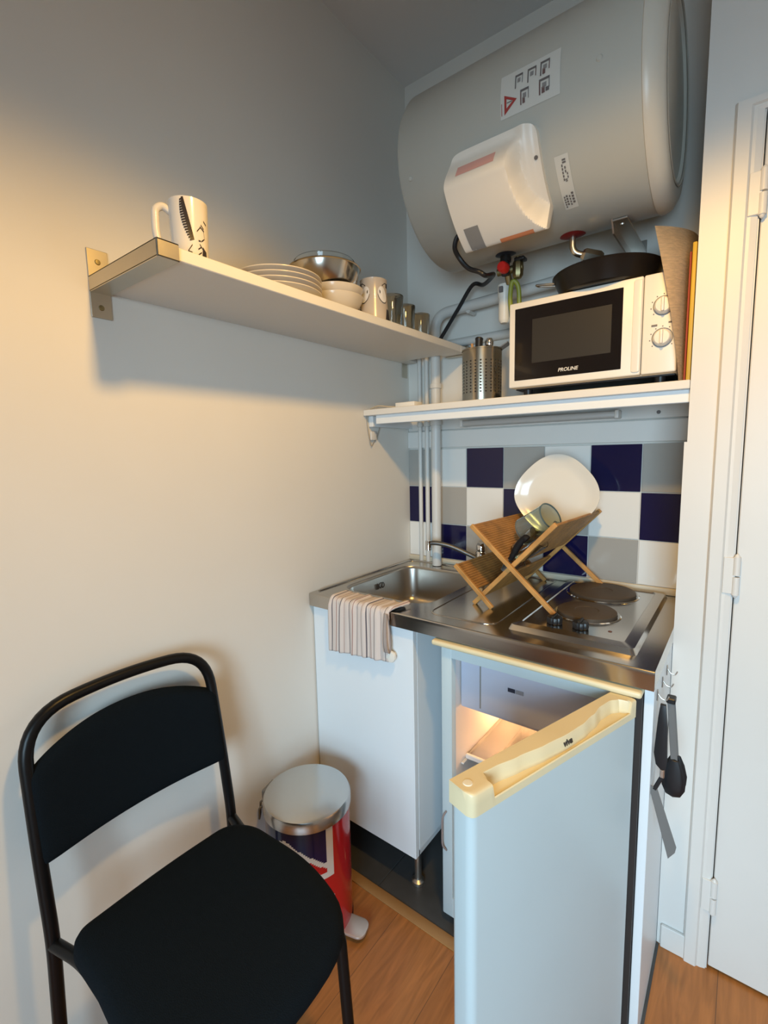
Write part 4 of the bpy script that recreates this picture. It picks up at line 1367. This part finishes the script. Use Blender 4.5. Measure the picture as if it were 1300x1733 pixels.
for z in (0.22, 0.35, 0.48):
    box(b, lx0, lx0 + 0.008, ly0 + 0.03, ly1, z, z + 0.005, 0.001, 1)
    box(b, lx1 - 0.008, lx1, ly0 + 0.03, ly1, z, z + 0.005, 0.001, 1)
obj('inner_liner', b, liner, fg, recalc=False)
b = BM(); box(b, 0.478, 0.981, -0.616, -0.05, 0.8385, 0.8535, 0.006, 3); obj('top_trim', b, cream_plastic, fg, label='aged cream top trim')
b = BM(); box(b, 0.535, 0.925, -0.555, -0.10, 0.655, 0.800, 0.004, 2); fz = obj('freezer_box', b, freezer_pl, fg, label='pale lilac freezer compartment')
b = BM(); box(b, 0.597, 0.923, -0.561, -0.552, 0.664, 0.800, 0.003, 2); fl = obj('freezer_flap', b, freezer_pl, fz)
b = BM(); box(b, 0.5925, 0.5965, -0.5575, -0.553, 0.668, 0.797); obj('flap_gap', b, grey_print, fz)
b = BM(); box(b, 0.673, 0.692, -0.5625, -0.560, 0.742, 0.752); box(b, 0.694, 0.714, -0.5625, -0.560, 0.742, 0.752, mi=1); obj('flap_badge', b, [mat('badge_navy', (0.03, 0.035, 0.06, 1), 0.4), mat('badge_grey', (0.28, 0.29, 0.33, 1), 0.4)], fl, smooth=False)
for z in (0.49, 0.36):
    b = BM(); box(b, lx0 + 0.003, lx1 - 0.003, ly0 + 0.06, ly1 - 0.01, z, z + 0.005, 0.001, 1); s_ = obj('glass_shelf', b, glass_shelf, fg)
    b = BM(); box(b, lx0 + 0.003, lx1 - 0.003, ly0 + 0.05, ly0 + 0.06, z - 0.004, z + 0.010, 0.002, 1); obj('shelf_edge', b, liner, s_)
b = BM(); box(b, lx0 + 0.012, lx0 + 0.26, ly0 + 0.09, ly1 - 0.05, 0.105, 0.25, 0.01, 2); obj('vegetable_drawer', b, liner, fg)
for x in (FX0 + 0.04, FX1 - 0.04):
    for y in (FY0 + 0.05, FY1 - 0.05):
        b = BM(); lathe(b, [(0.0, 0.0025), (0.018, 0.0025), (0.016, 0.012), (0.010, 0.014), (0.010, 0.036)], 16, (x, y, 0)); obj('foot', b, black_plastic, fg)
b = BM(); tube(b, spline([(0.515, -0.6025, 0.36), (0.508, -0.612, 0.34), (0.508, -0.614, 0.30), (0.508, -0.612, 0.26), (0.515, -0.6025, 0.24)], 6), 0.0025, 8); obj('door_catch', b, mat('catch_grey', (0.25, 0.2, 0.19, 1), 0.5), fg)
b = BM(); lathe(b, [(0.0, 0.016), (0.014, 0.012), (0.018, 0.0), (0.014, -0.012), (0.0, -0.016)], 20, (0.62, -0.24, 0.640)); obj('lamp_lens', b, mat('fridge_lamp_glow', (1, 0.8, 0.5, 1), 0.4, emit=(1.0, 0.55, 0.25, 1), estr=9.0), fg)
light('fridge_lamp', 'POINT', (0.62, -0.27, 0.612), 4.2, (1.0, 0.50, 0.20), shadow_soft_size=0.02)

# open door: origin at the outer hinge corner, X along the door width, Y outward, Z up
dd = Vector((-0.308, -0.951, 0)).normalized()
dn = Vector((0.951, -0.308, 0)).normalized()
DW, DT = 0.471, 0.045
DM = Matrix.Identity(4)
for i in range(3):
    DM[i][0], DM[i][1], DM[i][2] = dd[i], dn[i], (0, 0, 1)[i]
    DM[i][3] = (0.972, -0.6165, 0)[i]
fdoor_b = BM()
prism(fdoor_b, rrect(0.0, DW, -DT, 0.0, [0.014, 0.004, 0.010, 0.010], 6), 0.055, 0.800, DM)
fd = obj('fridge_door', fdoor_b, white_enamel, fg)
b = BM(); box(b, 0.012, DW - 0.022, -DT - 0.008, -DT, 0.065, 0.79, 0.003, 2, DM); obj('door_seal', b, liner, fd)
b = BM(); box(b, 0.05, DW - 0.09, -DT - 0.026, -DT - 0.006, 0.12, 0.74, 0.008, 2, DM); obj('door_balcony', b, liner, fd)
# cream cap with scooped grip
CZ0, CZ1 = 0.800, 0.838
def edge_t(s):
    # distance of the scoop wall from the outer face, along the door width
    k = [(0.0, 0.0), (0.035, 0.0), (0.06, 0.020), (0.10, 0.027), (0.17, 0.026), (0.26, 0.017), (0.36, 0.0105), (0.46, 0.009), (0.58, 0.012), (0.72, 0.019), (0.83, 0.025), (0.885, 0.026), (0.90, 0.0), (1.0, 0.0)]
    for (s0, t0), (s1, t1) in zip(k, k[1:]):
        if s0 <= s <= s1:
            q = (s - s0) / (s1 - s0)
            q = q * q * (3 - 2 * q)
            return t0 + (t1 - t0) * q
    return 0.0
b = BM()
NS = 120
NTt = 9
def cap_row(s):
    e = edge_t(s)
    x = s * DW
    z0, z1 = CZ0, CZ1
    r_ = 0.012
    # rounded plan corners at the free end
    cut = 0.0
    dx = DW - x
    if dx < r_:
        cut = r_ - sqrt(max(0, r_ * r_ - (r_ - dx) ** 2))
    yo = -cut
    yi = -DT - 0.004
    if e > 0.002:
        pts = [(yo, z0), (yo, z0 + 0.013), (yo - 0.0015, z0 + 0.0145), (-0.0045, z0 + 0.013), (-0.006, z0 + 0.010), (-e, z0 + 0.011), (-e - 0.002, z1 - 0.002), (-e - 0.0035, z1), (yi, z1), (yi, z0)]
        pts[5] = (min(-e, -0.007), z0 + 0.0105)
    else:
        pts = [(yo, z0), (yo, z0 + 0.02), (yo, z1 - 0.004), (yo - 0.001, z1 - 0.002), (yo - 0.002, z1 - 0.001), (yo - 0.004, z1), (yo - 0.012, z1), (yo - 0.02, z1), (yi, z1), (yi, z0)]
    return [DM @ Vector((x, y, z)) for y, z in pts]
prev = None
for k in range(NS + 1):
    ring = [b.verts.new(p) for p in cap_row(k / NS)]
    if prev:
        for q in range(len(ring)):
            b.faces.new((prev[q], prev[(q + 1) % len(ring)], ring[(q + 1) % len(ring)], ring[q]))
    else:
        b.faces.new(ring)
    prev = ring
b.faces.new(prev[::-1])
cap = obj('door_cap', b, cream_plastic, fd, label='aged cream door cap with scooped grip', ang=40)
b = BM(); t = BM(); lathe(t, [(0.0, 0.0015), (0.007, 0.0012), (0.008, 0.0)], 20, (DW - 0.018, -0.026, CZ1)); merge(b, t, DM); obj('hinge_plug', b, mat('pale_plug', (0.78, 0.74, 0.62, 1), 0.4), cap)
LM = DM @ basis((0.46 * DW, -0.0098, CZ0 + 0.024), (-1, 0, 0), (0, -0.08, 1))
text('brand_lettering', 'viva', 0.017, LM, ink, cap, bold=0.0006)
# dark box filling the hinge-side gap to the panel, shade put into its colour
b = BM(); box(b, 0.9615, 0.9805, -0.600, -0.10, 0.04, 0.837); obj('hinge_side_gap_shade', b, gap_shade, fg, smooth=False)

# ================================================================== TONGS AND SPATULA ON THE PANEL
tg = thing('kitchen_tongs', 'black-headed tongs with grey arms hanging in front of the spatula', 'tongs', (1.026, -0.525, 0.81))
for dy in (0.0, 0.016):
    b = BM(); bar(b, (1.0245, -0.532 + dy, 0.812), (1.0375, -0.532 + dy * 1.4, 0.668), 0.013, 0.003, (0, -1, 0), 0.001); obj('tong_arm', b, silver_grey, tg)
b = BM(); box(b, 1.016, 1.033, -0.536, -0.512, 0.808, 0.820, 0.002, 1); obj('hinge_end', b, black_plastic, tg)
for dy in (0.0, 0.020):
    b = BM(); t = BM()
    lathe(t, [(0.0, 0.0), (0.009, 0.003), (0.016, 0.020), (0.0215, 0.045), (0.0205, 0.065), (0.014, 0.082), (0.0, 0.088)], 36)
    for v_ in t.verts:
        a = math.atan2(v_.co.y, v_.co.x); k_ = 1 + 0.07 * sin(9 * a) * (1 if 0.01 < v_.co.z < 0.08 else 0)
        v_.co.x *= k_; v_.co.y *= 0.32
    merge(b, t, Matrix.Translation((1.0375, -0.534 + dy * 1.2, 0.686)) @ Matrix.Rotation(pi, 4, 'X'))
    obj('gripping_head', b, black_plastic, tg)
spt = thing('spatula', 'spatula with wide black handle and bent grey blade on the side panel', 'spatula', (1.014, -0.56, 0.80))
b = BM()
prism(b, [(-0.005, 0.0), (0.005, 0.0), (0.010, -0.05), (0.0125, -0.125), (0.010, -0.142), (0.004, -0.147), (-0.008, -0.135), (-0.0125, -0.110), (-0.008, -0.03)], -0.005, 0.005, basis((1.0145, -0.565, 0.818), (1, 0, 0.0), (0.0, 0, 1)), 0.0015)
obj('handle', b, black_plastic, spt)
b = BM(); box(b, 1.0145, 1.0235, -0.570, -0.560, 0.655, 0.676, 0.002, 1); obj('ferrule', b, aluminium, spt)
b = BM(); bar(b, (1.019, -0.565, 0.657), (1.006, -0.566, 0.622), 0.008, 0.005, (0, -1, 0), 0.0015); obj('neck', b, black_plastic, spt)
b = BM(); prism(b, [(-0.006, 0.006), (0.006, 0.002), (0.046, -0.115), (0.044, -0.128), (0.032, -0.148), (-0.006, -0.012)], -0.0012, 0.0012, basis((1.006, -0.5665, 0.624), (1, 0, 0), (0, 0, 1)), 0.0004, seg=1); obj('blade', b, silver_grey, spt, label='grey angled blade')

# ================================================================== PEDAL BIN
BX, BY, BR, BH = 0.180, -0.810, 0.119, 0.372
pb = thing('pedal_bin', 'pedal bin in red, white and blue flag pattern with steel lid', 'bin', (BX, BY, 0))
b = BM()
NA, NH = 144, 84
PA = radians(15)
def flag(a, z):
    u = (a + pi) % (2 * pi) - pi
    u = u / radians(90)
    v = (z / BH - 0.5) * 2
    su = u if abs(u) <= 1 else (2 - abs(u)) * (1 if u > 0 else -1)
    if abs(su) < 0.27 and abs(u) <= 1 or abs(v) < 0.17:
        return 1
    if (abs(su) < 0.38 and abs(u) <= 1) or abs(v) < 0.27:
        return 0
    d = abs(abs(su) * 0.72 - 0.02 - abs(v))
    if d < 0.06:
        return 1
    if d < 0.15:
        return 0
    return 2
rings = []
for j in range(NH + 1):
    z = 0.012 + (BH - 0.012) * j / NH
    rings.append([b.verts.new((BX + BR * cos(2 * pi * i / NA), BY + BR * sin(2 * pi * i / NA), z)) for i in range(NA)])
for j in range(NH):
    for i in range(NA):
        f = b.faces.new((rings[j][i], rings[j][(i + 1) % NA], rings[j + 1][(i + 1) % NA], rings[j + 1][i]))
        f.material_index = flag(2 * pi * (i + 0.5) / NA - PA, BH * (j + 0.5) / NH)
b.faces.new(rings[0][::-1])
obj('bin_body', b, [flag_white, flag_red, flag_blue], pb)
b = BM(); lathe(b, [(0.0, 0.001), (BR + 0.002, 0.001), (BR + 0.002, 0.012), (BR - 0.002, 0.016)], 64, (BX, BY, 0)); obj('base_ring', b, black_plastic, pb)
b = BM(); lathe(b, [(BR + 0.001, BH - 0.004), (BR + 0.005, BH - 0.003), (BR + 0.005, BH + 0.020), (BR + 0.001, BH + 0.027), (BR - 0.008, BH + 0.030), (0.05, BH + 0.034), (0.0, BH + 0.035)], 72, (BX, BY, 0)); obj('bin_lid', b, lid_steel, pb)
pd = Vector((cos(PA), sin(PA), 0))
pq = pd.cross(Vector((0, 0, 1)))
pm_ = basis(Vector((BX, BY, 0)), pd, Vector((0, 0, 1)).cross(pd))
b = BM(); prism(b, rrect(BR - 0.02, BR + 0.058, -0.030, 0.030, [0.022, 0.004, 0.004, 0.022], 6), 0.016, 0.024, pm_, 0.002); obj('pedal', b, mat('pedal_steel', (0.66, 0.60, 0.56, 1), 0.35, 0.7), pb)
b = BM(); box(b, -BR - 0.020, -BR + 0.004, -0.028, 0.028, BH - 0.03, BH + 0.012, 0.005, 2, pm_); obj('lid_hinge', b, silver_grey, pb)
b = BM()
ha_ = radians(-135)
hq = [Vector((BX, BY, 0)) + Vector((cos(ha_ + t_), sin(ha_ + t_), 0)) * r_ + Vector((0, 0, z)) for t_, r_, z in ((-0.10, BR + 0.004, BH + 0.006), (-0.10, BR + 0.014, BH + 0.002), (-0.1, BR + 0.016, BH - 0.032), (0.1, BR + 0.016, BH - 0.032), (0.10, BR + 0.014, BH + 0.002), (0.1, BR + 0.004, BH + 0.006))]
tube(b, fillet(hq, 0.006), 0.003, 8); obj('carry_handle', b, silver_grey, pb)

# ================================================================== CHAIR
cr = thing('chair', 'black tubular chair with black fabric seat and back by left wall', 'chair', (0.33, -1.21, 0))
YL, YR = -1.412, -1.012
b = BM()
def xb(z):
    return 0.115 - 0.06 * max(0, (z - 0.43)) / 0.42
path = [(0.085, YL - 0.005, 0.003), (xb(0.43), YL, 0.43), (xb(0.60), YL, 0.60), (xb(0.868), YL + 0.004, 0.862), (xb(0.868) - 0.012, (YL + YR) / 2, 0.877), (xb(0.868), YR - 0.004, 0.862), (xb(0.60), YR, 0.60), (xb(0.43), YR, 0.43), (0.085, YR + 0.005, 0.003)]
tube(b, fillet(path, [0, .05, .05, .095, .3, .095, .05, .05, 0], 10), 0.0125, 16)
obj('back_frame', b, black_tube, cr)
for y in (YL, YR):
    b = BM()
    tube(b, fillet([(xb(0.43), y, 0.425), (0.20, y + (0.02 if y == YL else -0.02), 0.428), (0.545, y + (0.02 if y == YL else -0.055), 0.428), (0.575, y + (0.005 if y == YL else -0.055), 0.003)], 0.035), 0.0115, 14)
    obj('leg', b, black_tube, cr)
b = BM(); tube(b, [(0.45, YL + 0.02, 0.42), (0.45, YR - 0.05, 0.42)], 0.009, 10); obj('cross_bar', b, black_tube, cr)
b = BM(); tube(b, [(0.2, YL + 0.02, 0.42), (0.2, YR - 0.02, 0.42)], 0.009, 10); obj('cross_bar', b, black_tube, cr)
# seat: rounded cushion
b = BM()
SX, SXX = 0.165, 0.590
def seat_outline():
    return fillet([(0.30, YL + 0.005, 0), (0.42, YL - 0.005, 0), (0.57, YL + 0.005, 0), (0.597, -1.22, 0), (0.575, -1.055, 0), (0.42, -1.010, 0), (0.22, YR - 0.008, 0), (SX, YR - 0.045, 0), (SX - 0.010, -1.21, 0), (SX - 0.004, YL + 0.022, 0), (0.20, YL + 0.004, 0), (0.30, YL + 0.005, 0)], [0, .05, .06, .12, .08, .10, .06, .05, .1, .05, .04, 0], 6)
ol = [(p.x, p.y) for p in seat_outline()][:-1]
cxs, cys = 0.385, -1.215
prev = None
layers = [(0.90, 0.428), (0.985, 0.432), (1.0, 0.443), (0.995, 0.455), (0.975, 0.464), (0.93, 0.470), (0.82, 0.474), (0.6, 0.477), (0.3, 0.478)]
n_ = len(ol)
for k, (q, z) in enumerate(layers):
    ring = [b.verts.new((cxs + (x - cxs) * q, cys + (y - cys) * q, z - 0.010 * sm(0.50, 0.60, cxs + (x - cxs) * q))) for x, y in ol]
    if prev:
        for i in range(n_):
            b.faces.new((prev[i], prev[(i + 1) % n_], ring[(i + 1) % n_], ring[i]))
    else:
        b.faces.new(ring[::-1])
    prev = ring
b.faces.new(prev)
obj('seat', b, black_fabric, cr, ang=60)
# backrest pad, curved and arched
b = BM()
def pad(u, v, side):
    y = YL - 0.006 + (YR - YL + 0.014) * u
    s_ = (u - 0.5) * 2
    ztop = 0.757 + 0.055 * (1 - abs(s_) ** 2.2)
    zbot = 0.577 - 0.004 * (1 - s_ * s_)
    z = zbot + (ztop - zbot) * v
    bow = 0.030 * (1 - s_ * s_)
    th = 0.020 * (1 - abs(s_) ** 10) ** 0.5 * (1 - abs(2 * v - 1) ** 10) ** 0.5
    x = xb(z) + 0.004 - bow + (th if side else -th)
    return Vector((x, y, z))
grid(b, lambda u, v: pad(u, v, 1), 40, 24)
grid(b, lambda u, v: pad(u, v, 0), 40, 24)
bmesh.ops.remove_doubles(b, verts=b.verts, dist=1e-5)
obj('backrest', b, black_fabric, cr, ang=60)
